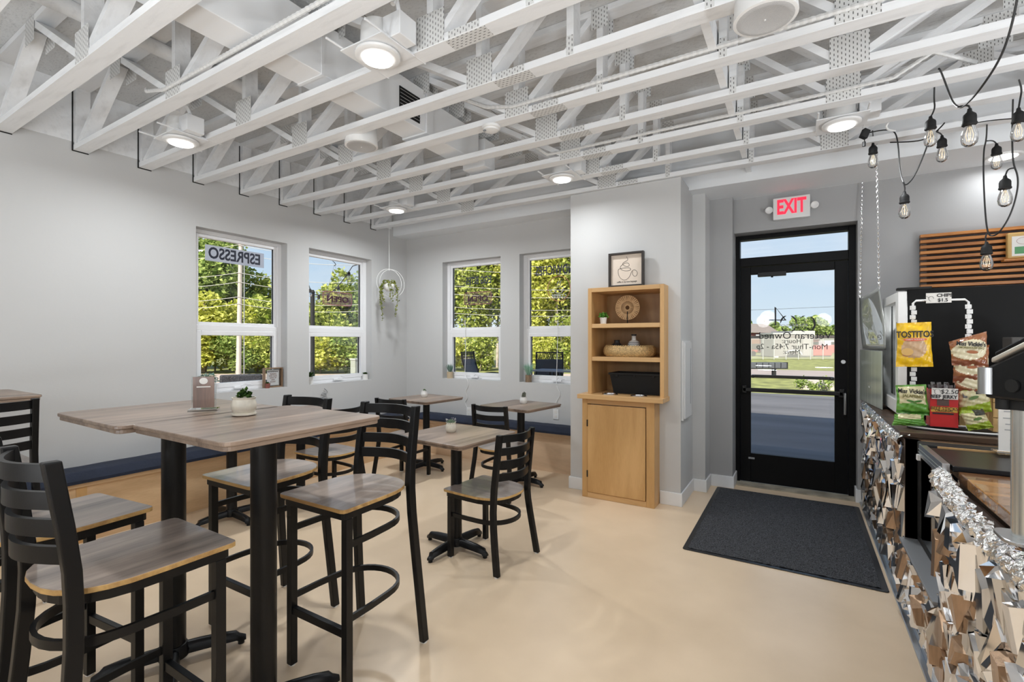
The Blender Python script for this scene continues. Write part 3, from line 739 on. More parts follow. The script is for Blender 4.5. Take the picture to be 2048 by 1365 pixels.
# ================================================================== TABLES (built at the origin)
def make_table(name, label, cat, group, h, side, col, arm, brz=0):
    t = thing(name, label, cat, (0, 0, 0), group)
    s = side / 2
    MB().prism(rrect(-s, -s, s, s, .03), h - .014, h).prism(rrect(-s + .006, -s + .006, s - .006, s - .006, .028), h - .030, h - .014).build('tabletop', TABLE, t, bevel=.003)
    MB().box(-.17, -.17, h - .038, .17, .17, h - .031).cyl((0, 0, h - .07), (0, 0, h - .038), col * 1.3, col * 1.6).build('top_plate', BLACK, t)
    MB().cyl((0, 0, .05), (0, 0, h - .06), col, n=28).build('column', BLACK, t, smooth=40)
    MB().lathe((0, 0, 0), [(.001, .028), (col * 1.25, .028), (col * 1.35, .055), (col * 1.1, .082), (col, .084)], 24).build('hub', BLACK, t, smooth=40)
    for k in range(4):
        a = R(90 * k + brz); d = Vector((math.cos(a), math.sin(a), 0)); q = Vector((-d.y, d.x, 0))
        m = MB(); P = []; prof = [(.02, .080, .024, .034), (.10, .078, .027, .034), (.18, .072, .027, .032), (.24, .062, .025, .028), (arm - .025, .046, .023, .018), (arm, .034, .012, .016)]
        for r, zt, hw, zb in prof:
            for i, (e, f) in enumerate(((-1, 0), (1, 0), (.8, 1), (.3, 1.12), (-.3, 1.12), (-.8, 1))):
                z = zb + (zt - zb) * min(f, 1.0) * (.72 if abs(e) == .8 else 1); P.append(d * r + q * hw * e + Vector((0, 0, z)))
        n = len(prof)
        F = [(6 * i + j, 6 * i + (j + 1) % 6, 6 * i + 6 + (j + 1) % 6, 6 * i + 6 + j) for i in range(n - 1) for j in range(6)] + [(5, 4, 3, 2, 1, 0), tuple(6 * (n - 1) + j for j in range(6))]
        o = m.add(P, F).build('base_arm', BLACK, t, smooth=60)
        MB().cyl(d * (arm - .02), d * (arm - .02) + Vector((0, 0, .02)), .014, n=10).build('foot_glide', DARK, o)
    return t
b1 = make_table('bar_table', 'tall square wood-top bar table in front, nearest the camera, carrying the big pot', 'bar table', 'tall square bar tables', 1.12, .625, .046, .28, 64)
b1.location = (-1.765, 1.085, 0)
copy_tree(b1, (-2.375, 1.045, 0), R(-1), 'tall square wood-top bar table pushed against the left side of the nearest one')
copy_tree(b1, (-3.985, .645, 0), R(0), 'tall square bar table at the far left edge by the left wall')
t1 = make_table('square_table', 'low square wood-top table in the middle of the floor beside the single pulled-up chair', 'table', 'low square tables', .79, .60, .038, .27)
turn(t1, -2.02, 2.62, -4)
copy_tree(t1, (-2.40, 4.17, 0), R(-7), 'low square table in front of the back bench, nearer the white pier')
copy_tree(t1, (-3.60, 4.12, 0), R(-5), 'low square table in the far corner in front of the back bench')
copy_tree(t1, (-3.90, 2.13, 0), R(-2), 'low square table at the left bench, only column and foot in view')
copy_tree(t1, (-3.88, 2.735, 0), R(-2), 'low square table under the second left window, only one top corner showing')

# ================================================================== BENCHES
bl = thing('wall_bench', 'built-in plywood bench with a navy cushion along the left wall', 'bench', (-4.47, 2.6, 0))
MB().box(XL, .2, 0, -4.345, 4.62, .395).build('front_panel', BENCHW, bl)
MB().box(XL, .2, .395, -4.325, 4.62, .425).build('bench_seat', BENCHW, bl, bevel=.002)
MB().box(-4.345, 1.30, .0, -4.340, 1.36, .395).build('panel_batten', MAPLE, bl)
def cushion(x0, y0, x1, y1, z0, z1, mb=None, nx=8, ny=40, axis='y'):
    m = MB(); P = []
    for i in range(nx + 1):
        for j in range(ny + 1):
            u, v = i / nx, j / ny
            ed = min(1, min(u, 1 - u) * 7) ** .5 * min(1, min(v, 1 - v) * 40) ** .5
            z = z0 + .02 + (z1 - z0 - .02) * ed + .0015 * math.sin(j * 2.1 + i * .7) * ed
            P.append((x0 + (x1 - x0) * u, y0 + (y1 - y0) * v, z))
    F = [(i * (ny + 1) + j, (i + 1) * (ny + 1) + j, (i + 1) * (ny + 1) + j + 1, i * (ny + 1) + j + 1) for i in range(nx) for j in range(ny)]
    m.add(P, F); m.box(x0, y0, z0, x1, y1, z0 + .022)
    return m
MB_c = cushion(XL + .004, .2, -4.305, 4.60, .426, .50)
MB_c.build('cushion', NAVY, bl, smooth=60)
bk = thing('wall_bench', 'built-in plywood bench with a navy cushion under the two back windows', 'bench', (-3.2, 4.77, 0))
MB().box(-4.34, 4.685, 0, cx0 - .004, YB, .395).build('front_panel', BENCHX, bk)
MB().box(-4.32, 4.66, .395, cx0 - .004, YB, .425).build('bench_seat', BENCHX, bk, bevel=.002)
MB_c = cushion(0, 0, YB - 4.645, 2.39, .426, .50)
MB_c.v = [(-4.30 + y, 4.645 + x, z) for x, y, z in MB_c.v]; MB_c.f = [f[::-1] for f in MB_c.f]
MB_c.build('cushion', NAVY, bk, smooth=60)

# ================================================================== BUILT-IN HUTCH
hu = thing('hutch', 'maple hutch with open shelves over a cupboard, set in the white pier', 'cabinet', (-1.38, 4.2, 0))
yf = 4.12
MB().box(-1.712, yf, 0, -1.694, cy0, .905).build('side_panel', MAPLE, hu)
MB().box(-1.073, yf, 0, -1.055, cy0, .905).build('side_panel', MAPLE, hu)
MB().box(-1.712, yf - .018, .0, -1.66, yf, .905).build('face_stile', MAPLE, hu, bevel=.002)
MB().box(-1.125, yf - .018, .0, -1.055, yf, .905).build('face_stile', MAPLE, hu, bevel=.002)
MB().box(-1.66, yf - .018, .0, -1.125, yf, .05).build('face_rail', MAPLEH, hu, bevel=.002)
MB().box(-1.66, yf - .018, .855, -1.125, yf, .905).build('face_rail', MAPLEH, hu, bevel=.002)
d = MB().box(-1.655, yf - .030, .055, -1.130, yf - .012, .850).build('door', MAPLE, hu, bevel=.002)
for z in (.22, .68): MB().cyl((-1.657, yf - .032, z - .03), (-1.657, yf - .032, z + .03), .006, n=8).build('hinge', DARK, d)
MB().box(-1.735, 4.035, .905, -.968, cy0 + .0, .945).box(NX0 + .002, cy0, .932, NX1 - .002, 4.558, .945).build('counter', MAPLEH, hu, bevel=.004)
uy = 4.125
MB().box(-1.665, uy, .945, -1.63, cy0, 1.91).box(NX0 + .002, cy0, .945, -1.63, 4.545, 1.90).build('side_board', MAPLE, hu, bevel=.002)
MB().box(-1.015, uy, .945, -.98, cy0, 1.91).box(-1.015, cy0, .945, NX1 - .002, 4.545, 1.90).build('side_board', MAPLE, hu, bevel=.002)
MB().box(-1.63, uy, 1.872, -1.015, cy0, 1.91).box(-1.63, cy0, 1.872, -1.015, 4.545, 1.903).build('top_board', MAPLEH, hu, bevel=.002)
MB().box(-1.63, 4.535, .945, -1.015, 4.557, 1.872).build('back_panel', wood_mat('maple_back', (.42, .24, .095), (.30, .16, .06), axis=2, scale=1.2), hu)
for z in (1.545, 1.245): MB().box(-1.63, uy + .004, z, -1.015, 4.535, z + .038).build('shelf', MAPLEH, hu, bevel=.003)
for x in (-1.46, -1.20):
    MB().tube(arc(x, 4.085 if False else 4.14, .062, 0, 360, 28, .948, rx=.062)[:-1], .008, 8, closed=True).lathe((x, 4.14, .9455), [(.001, 0), (.055, 0), (.055, .001)], 24).build('cup_ring', CHROME, hu, smooth=True)

def plant(name, label, cat, c, pot_prof, potm, leafm, kind, h=.06, spread=.05, n=40, group=None, seed=1, lw=.012):
    rnd = random.Random(seed); t = thing(name, label, cat, c, group)
    MB().lathe(c, pot_prof, 22).build('pot', potm, t, smooth=40)
    zt = pot_prof[-1][1]; rt = pot_prof[-1][0]
    top = max(z for r, z in pot_prof)
    MB().lathe((c[0], c[1], c[2] + top - .008), [(.001, 0), (max(.01, rt * .9), 0), (max(.01, rt * .9), .001)], 14).build('soil', mat('soil', (.05, .035, .025), .9), t)
    m = MB(); o = Vector((c[0], c[1], c[2] + top - .006))
    for k in range(n):
        a = rnd.uniform(0, 2 * math.pi)
        if kind == 'grass':
            r = rnd.uniform(.2, 1); d = Vector((math.cos(a) * spread * r, math.sin(a) * spread * r, h * rnd.uniform(.6, 1)))
            b = o + Vector((math.cos(a), math.sin(a), 0)) * rt * .5 * r; q = Vector((-math.sin(a), math.cos(a), 0)) * lw / 2; mid = b + d * .5 + Vector((0, 0, h * .12))
            m.add([b - q * .6, b + q * .6, mid + q, mid - q, b + d], [(0, 1, 2, 3), (3, 2, 4)])
        elif kind == 'bush':
            el = rnd.uniform(.1, 1.3); rr = rnd.uniform(.5, 1); d = Vector((math.cos(a) * math.cos(el) * spread, math.sin(a) * math.cos(el) * spread, math.sin(el) * h)) * rr
            p = o + d; x = Vector((rnd.uniform(-1, 1), rnd.uniform(-1, 1), rnd.uniform(-.5, .8))).normalized() * lw; y = x.orthogonal().normalized() * lw * .55
            m.add([p - x, p + y, p + x, p - y], [(0, 1, 2, 3)])
        else:   # rosette
            ring = k / n; el = R(15 + 65 * ring); ln = spread * (1 - .45 * ring); a = k * 2.4
            d = Vector((math.cos(a) * math.cos(el), math.sin(a) * math.cos(el), math.sin(el))); q = Vector((-math.sin(a), math.cos(a), 0)) * lw
            p0 = o + d * .004; p1 = o + d * ln * .55 + Vector((0, 0, .002)); p2 = o + d * ln
            up = d.cross(q).normalized() * lw * .35
            m.add([p0 - q * .4, p0 + q * .4, p1 + q, p1 - q, p2, p1 + up], [(0, 1, 2, 5), (0, 5, 3), (3, 5, 4), (5, 2, 4), (0, 3, 2, 1) if False else (2, 3, 4)])
    m.build('leaves', leafm, t)
    return t
POTR = lambda r, h: [(r * .78, 0), (r * .95, h * .12), (r * 1.05, h * .4), (r * 1.0, h * .72), (r * .86, h * .86), (r * .9, h), (r * .80, h), (r * .78, h * .8)]
POTT = lambda r, h: [(r * .8, 0), (r, h * .98), (r, h), (r * .88, h), (r * .86, h * .85)]
POTC = lambda r, h: [(r, 0), (r, h), (r * .88, h), (r * .88, h * .85)]
plant('potted_plant', 'small green plant in a white pot on the top hutch shelf', 'plant', (-1.545, 4.20, 1.583), POTT(.033, .06), WCER, LEAFG, 'bush', .055, .05, 110, seed=3, lw=.012)
t = thing('rattan_ornament', 'round rattan sunburst disc on a black stand on the top hutch shelf', 'ornament', (-1.36, 4.33, 1.583))
MB().box(-1.42, 4.30, 1.583, -1.30, 4.36, 1.590).build('stand_base', DARK, t)
MB().cyl((-1.36, 4.33, 1.59), (-1.36, 4.33, 1.70), .0045, n=8).build('stand_rod', DARK, t)
m = MB(); cz = 1.735
for k in range(36):
    a = R(10 * k)
    for r0, r1, hw in ((.022, .062, .0022), (.064, .112, .0065 if k % 3 else .0045)):
        dx, dz = math.cos(a), math.sin(a)
        m.beam((-1.36 + dx * r0, 4.33, cz + dz * r0), (-1.36 + dx * r1, 4.33, cz + dz * r1), hw * 2 * (.8 if r0 < .05 else 1), .005, up=(0, 1, 0))
m.build('rays', RATT, t)
m = MB()
for r in (.022, .063, .112): m.tube([(-1.36 + r * math.cos(R(12 * k)), 4.33, cz + r * math.sin(R(12 * k))) for k in range(30)], .003, 6, closed=True)
m.build('rings', RATT, t, smooth=True)
# basket with two vases
t = thing('wicker_basket', 'oval woven wicker basket on the middle hutch shelf', 'basket', (-1.335, 4.30, 1.283))
m = MB(); P = []; nn = 72; rows = [(.92, 0), (1.0, .018), (1.04, .045), (1.02, .075), (.97, .095), (.93, .095), (.95, .07), (.93, .012)]
for r, z in rows:
    for k in range(nn):
        a = 2 * math.pi * k / nn; w_ = 1 + .035 * abs(math.sin(k * math.pi / 4.5)) * (1 if r > .96 else .2)
        P.append((-1.335 + .225 * r * w_ * math.cos(a), 4.30 + .15 * r * w_ * math.sin(a), 1.283 + z))
F = [(i * nn + k, i * nn + (k + 1) % nn, (i + 1) * nn + (k + 1) % nn, (i + 1) * nn + k) for i in range(len(rows) - 1) for k in range(nn)]
m.add(P, F); m.prism([(-1.335 + .2 * math.cos(R(10 * k)), 4.30 + .13 * math.sin(R(10 * k))) for k in range(36)], 1.283, 1.295)
m.build('basket_wall', WICK, t, smooth=60)
m = MB()
for k in range(60):
    a = 2 * math.pi * k / 60; m.cyl((-1.335 + .218 * math.cos(a), 4.30 + .146 * math.sin(a), 1.372), (-1.335 + .212 * math.cos(a + .09), 4.30 + .142 * math.sin(a + .09), 1.386), .0055, n=6)
m.build('braided_rim', WICK, t)
tag(MB().lathe((-1.45, 4.30, 1.296), [(.05, 0), (.075, .04), (.06, .085), (.026, .115), (.024, .132), (.028, .14), (.018, .14)], 24).build('black_vase', BLACKV, smooth=50), 'squat black vase standing in the wicker basket', 'vase')
t = thing('banded_vase', 'cream banded bottle vase standing in the wicker basket', 'vase', (-1.30, 4.33, 1.296))
MB().lathe((-1.30, 4.33, 1.296), [(.05, 0), (.056, .05), (.055, .10), (.045, .125), (.02, .14), (.018, .185), (.022, .19), (.014, .19)], 24).build('body', WCER, t, smooth=50)
m = MB()
for z in (.115, .10, .085, .07): m.lathe((-1.30, 4.33, 1.296), [(.0562 if z < .11 else .0505, z), (.0566 if z < .11 else .0495, z + .005)], 24)
for k in range(18):
    a = R(20 * k); m.beam((-1.30 + .0572 * math.cos(a), 4.33 + .0572 * math.sin(a), 1.357), (-1.30 + .0572 * math.cos(a + .12), 4.33 + .0572 * math.sin(a + .12), 1.375), .004, .002)
m.build('dark_bands', BLACKV, t)
MB().lathe((-1.30, 4.33, 1.296), [(.0195, .178), (.0235, .185), (.0235, .193), (.014, .193)], 20).build('dark_lip', BLACKV, t)
# black bin
t = thing('storage_bin', 'black plastic bin with a rolled rim on the hutch counter', 'bin', (-1.30, 4.36, .945))
m = MB(); x0, x1, q0, q1 = -1.50, -1.03, 4.24, 4.50
m.add([(x0 + .03, q0 + .03, .947), (x1 - .02, q0 + .03, .947), (x1 - .02, q1 - .02, .947), (x0 + .03, q1 - .02, .947), (x0, q0, 1.135), (x1, q0, 1.135), (x1, q1, 1.135), (x0, q1, 1.135),
       (x0 + .01, q0 + .01, 1.135), (x1 - .01, q0 + .01, 1.135), (x1 - .01, q1 - .01, 1.135), (x0 + .01, q1 - .01, 1.135), (x0 + .035, q0 + .035, .955), (x1 - .025, q0 + .035, .955), (x1 - .025, q1 - .03, .955), (x0 + .035, q1 - .03, .955)],
      [(3, 2, 1, 0), (0, 1, 5, 4), (1, 2, 6, 5), (2, 3, 7, 6), (3, 0, 4, 7), (4, 5, 9, 8), (5, 6, 10, 9), (6, 7, 11, 10), (7, 4, 8, 11), (9, 13, 12, 8), (10, 14, 13, 9), (11, 15, 14, 10), (8, 12, 15, 11), (12, 13, 14, 15)])
m.build('tub', DARK, t)
m = MB().strip([(x0 - .004, q0 - .004, 1.128), (x1 + .004, q0 - .004, 1.128), (x1 + .004, q1 + .004, 1.128), (x0 - .004, q1 + .004, 1.128)], .014, .018, closed=True)
for x in (-1.43, -1.27, -1.10): m.box(x - .012, q0 - .008, 1.10, x + .012, q0 + .002, 1.12)
m.build('rim', DARK, t, bevel=.003)
# framed coffee drawing leaning on the pier above the hutch
t = thing('framed_drawing', 'black framed one-line drawing of a coffee cup on top of the hutch', 'picture', (-1.33, 4.20, 1.912))
fx0, fx1, fz0, fz1, fy = -1.492, -1.172, 1.912, 2.222, 4.205
m = MB()
for q in ((fx0, fx0 + .018, fz0, fz1), (fx1 - .018, fx1, fz0, fz1), (fx0 + .018, fx1 - .018, fz0, fz0 + .018), (fx0 + .018, fx1 - .018, fz1 - .018, fz1)): m.box(q[0], fy - .02, q[2], q[1], fy + .022, q[3])
m.build('frame', mat('dark_brown_frame', (.022, .016, .012), .45), t, bevel=.002)
MB().box(fx0 + .018, fy + .008, fz0 + .018, fx1 - .018, fy + .014, fz1 - .018).build('paper', mat('cream_paper', (.74, .64, .54), .8), t)
def draw(name, pts, r, y, m_, parent, sx, sz, ox, oz):
    P = [(ox + a * sx, y, oz - b * sz) for a, b in pts]
    return MB().tube(P, r, 5).build(name, m_, parent)
sx = .32 / 1120; sz = .31 / 1100
cup = [(690, 280), (740, 360), (720, 410), (640, 440), (560, 490), (600, 560), (720, 605), (790, 580), (770, 500), (690, 470), (570, 520), (490, 590), (510, 680), (640, 735), (800, 735), (840, 690), (780, 635), (600, 640), (430, 655), (425, 760), (450, 880), (520, 980), (630, 1035), (740, 990), (810, 900), (860, 760), (930, 715), (1010, 750), (1050, 840), (1000, 930), (930, 925), (880, 840), (900, 770)]
def smooth_pts(p, it=2):
    for _ in range(it):
        q = [p[0]]
        for a, b in zip(p[:-1], p[1:]): q += [(a[0] * .75 + b[0] * .25, a[1] * .75 + b[1] * .25), (a[0] * .25 + b[0] * .75, a[1] * .25 + b[1] * .75)]
        p = q + [p[-1]]
    return p
draw('ink_line', smooth_pts(cup), .0016, fy + .007, INK, t, sx, sz, fx0 - 135 * sx, fz1 + 150 * sz)
text('ink_lettering', 'coffee is my love language', .022, (1, 0, 0), (0, 0, 1), (-1.33, fy + .0072, fz0 + .048), INK, t, shear=.25, xs=.8)

# ================================================================== DOOR MAT
t = thing('door_mat', 'large charcoal mat with black rubber border in front of the glass door', 'mat', (-.12, 4.22, 0))
MB().prism(rrect(-.688, 3.405, .436, 5.035, .02), .001, .006).build('rubber_border', RUBBER, t, bevel=.002)
m = MB(); nx, ny = 90, 130; P = []
rnd = random.Random(5)
for i in range(nx + 1):
    for j in range(ny + 1):
        P.append((-.655 + 1.058 * i / nx, 3.435 + 1.57 * j / ny, .0065 + rnd.random() * .005))
F = [(i * (ny + 1) + j, (i + 1) * (ny + 1) + j, (i + 1) * (ny + 1) + j + 1, i * (ny + 1) + j + 1) for i in range(nx) for j in range(ny)]
tag(m.add(P, F).build('pile', MAT1, t), kind='stuff')

# ================================================================== SERVICE COUNTER clad in faceted mirror pieces
XF = .492          # face the pieces are fixed on
def mosaic(parent, y0, y1, z0, z1, seed, wy=.047, hz=.12, lim=290, dz=.0, count=[0]):
    rnd = random.Random(seed); made = 0
    ny = max(1, int(round((y1 - y0) / wy))); wy = (y1 - y0) / ny
    for i in range(ny):
        ya = y0 + i * wy; yb = ya + wy
        z = z0 - rnd.uniform(0, .06)
        while z < z1 - .015:
            h = hz * rnd.uniform(.55, 1.5); zt = min(z + h, z1)
            zb = max(z, z0)
            if zt - zb < .02: z = zt; continue
            d1, d2 = rnd.choice((.006, .014, .026, .040)) * rnd.uniform(.8, 1.2), 0; tl = rnd.uniform(-.014, .014)
            s1 = rnd.uniform(-.022, .022); s0 = -s1 * .5
            zA, zB = min(zt + s1, z1), min(zt - s1, z1)
            za, zb_ = max(zb + s0, z0), max(zb - s0, z0)
            db, dt = max(.003, d1 - tl), max(.003, d1 + tl)
            x = XF
            ins = rnd.choice((0, 0, .012)); ins2 = rnd.choice((0, 0, .012))
            P = [(x, ya, za), (x, yb, zb_), (x - db, yb - ins, zb_), (x - db, ya + ins2, za), (x, ya, zA), (x, yb, zB), (x - dt, yb - ins2, zB + rnd.uniform(-.022, -.002)), (x - dt, ya + ins, zA + rnd.uniform(-.022, -.002))]
            k = rnd.random()
            mm = MIRR if k < .54 else (BROWNREFL if k < .76 else SMOKE)
            MB().hexa(P, 0).build('mirror_piece', mm, parent)
            made += 1; z = zt
    return made
co1 = thing('service_counter', 'service counter end by the door, clad in faceted mirror pieces with a dark wood top', 'counter', (.7, 4.3, 0))
MB().box(XF, 3.345, 0, .56, YR - .002, .885).build('carcass', mat('counter_core', (.09, .06, .045), .6), co1)
MB().box(.56, 3.345, 0, 1.75, 3.42, .885).build('end_board', DWOOD, co1)
MB().box(.495, 3.345, .352, .562, 3.352 + .04, .885).build('corner_post', wood_mat('walnut_post', (.26, .14, .08), (.12, .06, .035), axis=2, scale=2.0, rough=.45), co1)
MB().box(.482, 3.405, .888, 1.78, YR - .002, .918).build('top_slab', DWOOD, co1, bevel=.003)
MB().box(.562, 3.335, .835, 1.75, 3.345, .886).build('fascia_board', TAN, co1)
n1 = mosaic(co1, 3.345, YR - .01, .055, .868, 11, wy=.060, hz=.115)
# crumpled foil edging along the counter top edge
def foil(name, pts, wid, parent, seed, amp=.006, n=90, m=7):
    rnd = random.Random(seed); P = []; V = [Vector(p) for p in pts]
    L_ = [0]
    for a, b in zip(V[:-1], V[1:]): L_.append(L_[-1] + (b - a).length)
    for i in range(n + 1):
        s = L_[-1] * i / n; k = max(j for j in range(len(V) - 1) if L_[j] <= s + 1e-9); f = (s - L_[k]) / max(1e-6, L_[k + 1] - L_[k])
        c = V[k].lerp(V[k + 1], min(1, f))
        for j in range(m + 1):
            a = R(-10 + 115 * j / m)
            P.append((c.x - wid * .55 * math.cos(a) + wid * .55 + rnd.uniform(-amp, amp), c.y + rnd.uniform(-amp, amp), c.z + wid * .55 * math.sin(a) + rnd.uniform(-amp, amp)) if True else 0)
    F = [(i * (m + 1) + j, i * (m + 1) + j + 1, (i + 1) * (m + 1) + j + 1, (i + 1) * (m + 1) + j) for i in range(n) for j in range(m)]
    return MB().add(P, F).build(name, FOIL, parent)
foil('foil_edging', [(.462, 3.36, .862), (.462, YR - .01, .862)], .08, co1, 3, n=150)
MB().box(.452, 3.345, 0, .492, YR - .01, .012).box(.476, 3.345, .012, .492, YR - .01, .05).build('kick_strip', STEEL, co1, bevel=.002)

co2 = thing('service_counter', 'near part of the service counter with the set-in glass case and acacia top', 'counter', (.8, 1.8, 0))
YE = .55
MB().box(XF, YE, 0, .56, 2.578, .83).box(XF, 2.578, 0, .56, 3.345, .335).build('carcass', MATS['counter_core'], co2)
n2 = mosaic(co2, 2.578, 3.345, .055, .338, 21, wy=.060, hz=.12)
n3 = mosaic(co2, YE, 2.578, .055, .812, 31, wy=.064, hz=.115)
MB().box(.452, YE, 0, .492, 3.345, .012).box(.476, YE, .012, .492, 3.345, .05).build('kick_strip', STEEL, co2, bevel=.002)
MB().box(.468, 2.578, .338, .60, 3.345, .352).build('case_sill', GALV, co2, bevel=.002)
foil('foil_edging', [(.463, 2.60, .862), (.463, 2.48, .850), (.470, 2.36, .815), (.475, 2.24, .800), (.475, YE, .800)], .075, co2, 4, amp=.008, n=130)
MB().box(.545, YE, .858, 1.75, 2.56, .90).build('acacia_top', ACACIA, co2, bevel=.004)
# glass case set in the counter
ca = thing('display_case', 'low glass display case set into the counter front, silver top rail and black frame', 'display case', (.8, 2.95, .36))
MB().box(.50, 2.585, .862, .525, 3.03, .922).box(.497, 2.585, .880, .50, 3.03, .884).box(.497, 2.585, .896, .50, 3.03, .900).build('top_rail', STEEL, ca, bevel=.003)
MB().box(.505, 2.995, .845, 1.70, 3.10, .925).build('back_frame', DARK, ca, bevel=.006)
MB().box(.56, 2.97, .915, 1.70, 2.985, .924).build('lid_reflection_strip', TAN, ca)  # wood reflection in the lid, put in as a tan strip
MB().box(.53, 2.57, .895, 1.70, 2.965, .918).build('lid', BLACKG, ca, bevel=.003)
MB().box(.548, 2.582, .356, .553, 3.335, .862).build('front_pane', glass_mat('case_glass', (.5, .52, .53), 1.0, .22), ca)
MB().box(.545, 2.58, .354, .56, 3.34, .385).box(.545, 3.27, .385, .56, 3.34, .865).build('black_frame', DARK, ca, bevel=.003)
MB().box(.60, 2.58, .354, 1.2, 3.34, .38).box(1.15, 2.58, .38, 1.2, 3.34, .86).build('case_liner', mat('case_liner', (.10, .105, .11), .5), ca)
MB().box(.488, 2.99, .846, .50, 3.02, .872).build('rail_tag', WHITE, ca)

# ================================================================== FRIDGE, PANELS, SNEEZE GUARD on the far counter
fx0, fx1, fy0, fy1, fz0, fz1 = .605, 1.165, 4.0, 4.68, .92, 1.762
fr_ = thing('drinks_fridge', 'black countertop drinks fridge with a white framed glass door, on the counter by the door', 'fridge', (.85, 4.35, .92))
MB().box(fx0, fy0, fz0 + .01, fx1, fy0 + .02, fz1).box(fx0, fy1 - .02, fz0 + .01, fx1, fy1, fz1).box(fx0, fy0 + .02, fz1 - .03, fx1, fy1 - .02, fz1).box(fx0, fy0 + .02, fz0 + .01, fx1, fy1 - .02, fz0 + .06).box(fx1 - .03, fy0 + .02, fz0 + .06, fx1, fy1 - .02, fz1 - .03).build('body', mat('black_enamel', (.005, .005, .005), .5, spec=.15), fr_, bevel=.004)
MB().box(fx0 + .02, fy0 + .021, fz0 + .061, fx1 - .031, fy1 - .021, fz0 + .065).box(fx0 + .01, fy1 - .026, fz0 + .06, fx1 - .031, fy1 - .021, fz1 - .031).box(fx0 + .01, fy0 + .021, fz0 + .06, fx1 - .031, fy0 + .026, fz1 - .031).box(fx1 - .036, fy0 + .021, fz0 + .06, fx1 - .031, fy1 - .021, fz1 - .031).build('liner', WHITE, fr_)
fl = bpy.data.lights.new('fridge_lamp', 'AREA'); fl.shape = 'RECTANGLE'; fl.size = .3; fl.size_y = .5; fl.energy = 5.0
fo = bpy.data.objects.new('fridge_lamp', fl); fo.location = ((fx0 + fx1) / 2, (fy0 + fy1) / 2, fz1 - .04); C.objects.link(fo)
for z in (1.12, 1.32, 1.52): MB().box(fx0 + .03, fy0 + .022, z, fx1 - .04, fy1 - .022, z + .008).build('shelf', STEEL, fr_)
m = MB()
for q in ((fy0, fy0 + .10, fz0 + .02, fz1 - .012), (fy1 - .05, fy1, fz0 + .02, fz1 - .012), (fy0 + .10, fy1 - .05, fz0 + .02, fz0 + .11), (fy0 + .10, fy1 - .05, fz1 - .075, fz1 - .012)): m.box(fx0 - .05, q[0], q[2], fx0 - .004, q[1], q[3])
d = m.build('door', WHITE, fr_, bevel=.004)
MB().box(fx0 - .046, fy0 + .10, fz0 + .11, fx0 - .041, fy1 - .05, fz1 - .075).build('door_glass', glass_mat('fridge_glass', (.97, .98, .98), .22, .0), d)
MB().box(fx0 - .053, fy0 + .03, 1.36, fx0 - .049, fy0 + .055, 1.55).build('finger_pull', GALV, d)
MB().box(fx0 - .055, fy0 - .004, fz1 - .004, fx0 + .12, fy0 + .05, fz1 + .012).build('hinge_cover', DARK, fr_, bevel=.003)
# small upright panel between the guard and the door, and the hanging plastic guard
p_ = thing('upright_panel', 'pale grey-green glossy panel standing on the counter end next to the door', 'panel', (.53, 4.85, .92))
MB().hexa([(.515, 4.42, .919), (.525, 4.42, .919), (.460, 5.12, .919), (.450, 5.12, .919), (.515, 4.42, 1.352), (.525, 4.42, 1.352), (.460, 5.12, 1.352), (.450, 5.12, 1.352)]).build('sheet', mat('grey_green_sheet', (.44, .48, .43), .25, var=.3, vscale=3, stretch=(1, 8, .2)), p_, bevel=.003)
MB().box(.4785, 4.74, 1.05, .4815, 4.86, 1.062).build('small_mark', PAPER, p_)
g_ = thing('hanging_guard', 'clear plastic sneeze guard sheet hanging twisted from two chains over the counter', 'guard', (.5, 4.75, 1.5))
m = MB(); P = []; nn = 12
A, B = aty(1758, 572, 4.50), aty(1719, 597, 5.10); Cc, Dd = aty(1766, 700, 4.46), aty(1732, 697, 5.02)
for i in range(nn + 1):
    for j in range(nn + 1):
        u, v = i / nn, j / nn; p = A.lerp(B, u).lerp(Cc.lerp(Dd, u), v); P.append((p.x + .02 * math.sin(u * 3.0 + v * 2), p.y, p.z))
F = [(i * (nn + 1) + j, i * (nn + 1) + j + 1, (i + 1) * (nn + 1) + j + 1, (i + 1) * (nn + 1) + j) for i in range(nn) for j in range(nn)]
GP = glass_mat('guard_plastic', (.9, .93, .92), 1.0, .25)
q_ = GP.node_tree; dn = N(q_, 'ShaderNodeBsdfDiffuse'); dn.inputs[0].default_value = (.8, .83, .8, 1); am = N(q_, 'ShaderNodeMixShader'); am.inputs[0].default_value = .35  # diffuse share whitens the clear sheet in place of its bright reflections
om = [n for n in q_.nodes if n.type == 'OUTPUT_MATERIAL'][0]; src_ = om.inputs[0].links[0].from_socket
q_.links.new(src_, am.inputs[1]); q_.links.new(dn.outputs[0], am.inputs[2]); q_.links.new(am.outputs[0], om.inputs[0])
sh = m.add(P, F).build('plastic_sheet', GP, g_, smooth=True)
so_ = sh.modifiers.new('solid', 'SOLIDIFY'); so_.thickness = .004
def chain(name, top, bot, parent, r=.009, step=.019):
    top, bot = Vector(top), Vector(bot); n = int((top - bot).length / step); m = MB()
    for k in range(n):
        c = bot.lerp(top, (k + .5) / n); ax = Vector((1, 0, 0)) if k % 2 else Vector((0, 1, 0))
        m.tube([c + ax * r * .62 * math.cos(R(60 * q)) + Vector((0, 0, 1)) * step * .68 * math.sin(R(60 * q)) for q in range(6)], 0.0026, 5, closed=True)
    return m.build(name, CHROME, parent)
pa, pb = P[0], P[nn * (nn + 1)]
chain('near_chain', (.475, 4.30, 2.86), pa, g_); chain('far_chain', (.47, 5.15, 2.82), pb, g_)
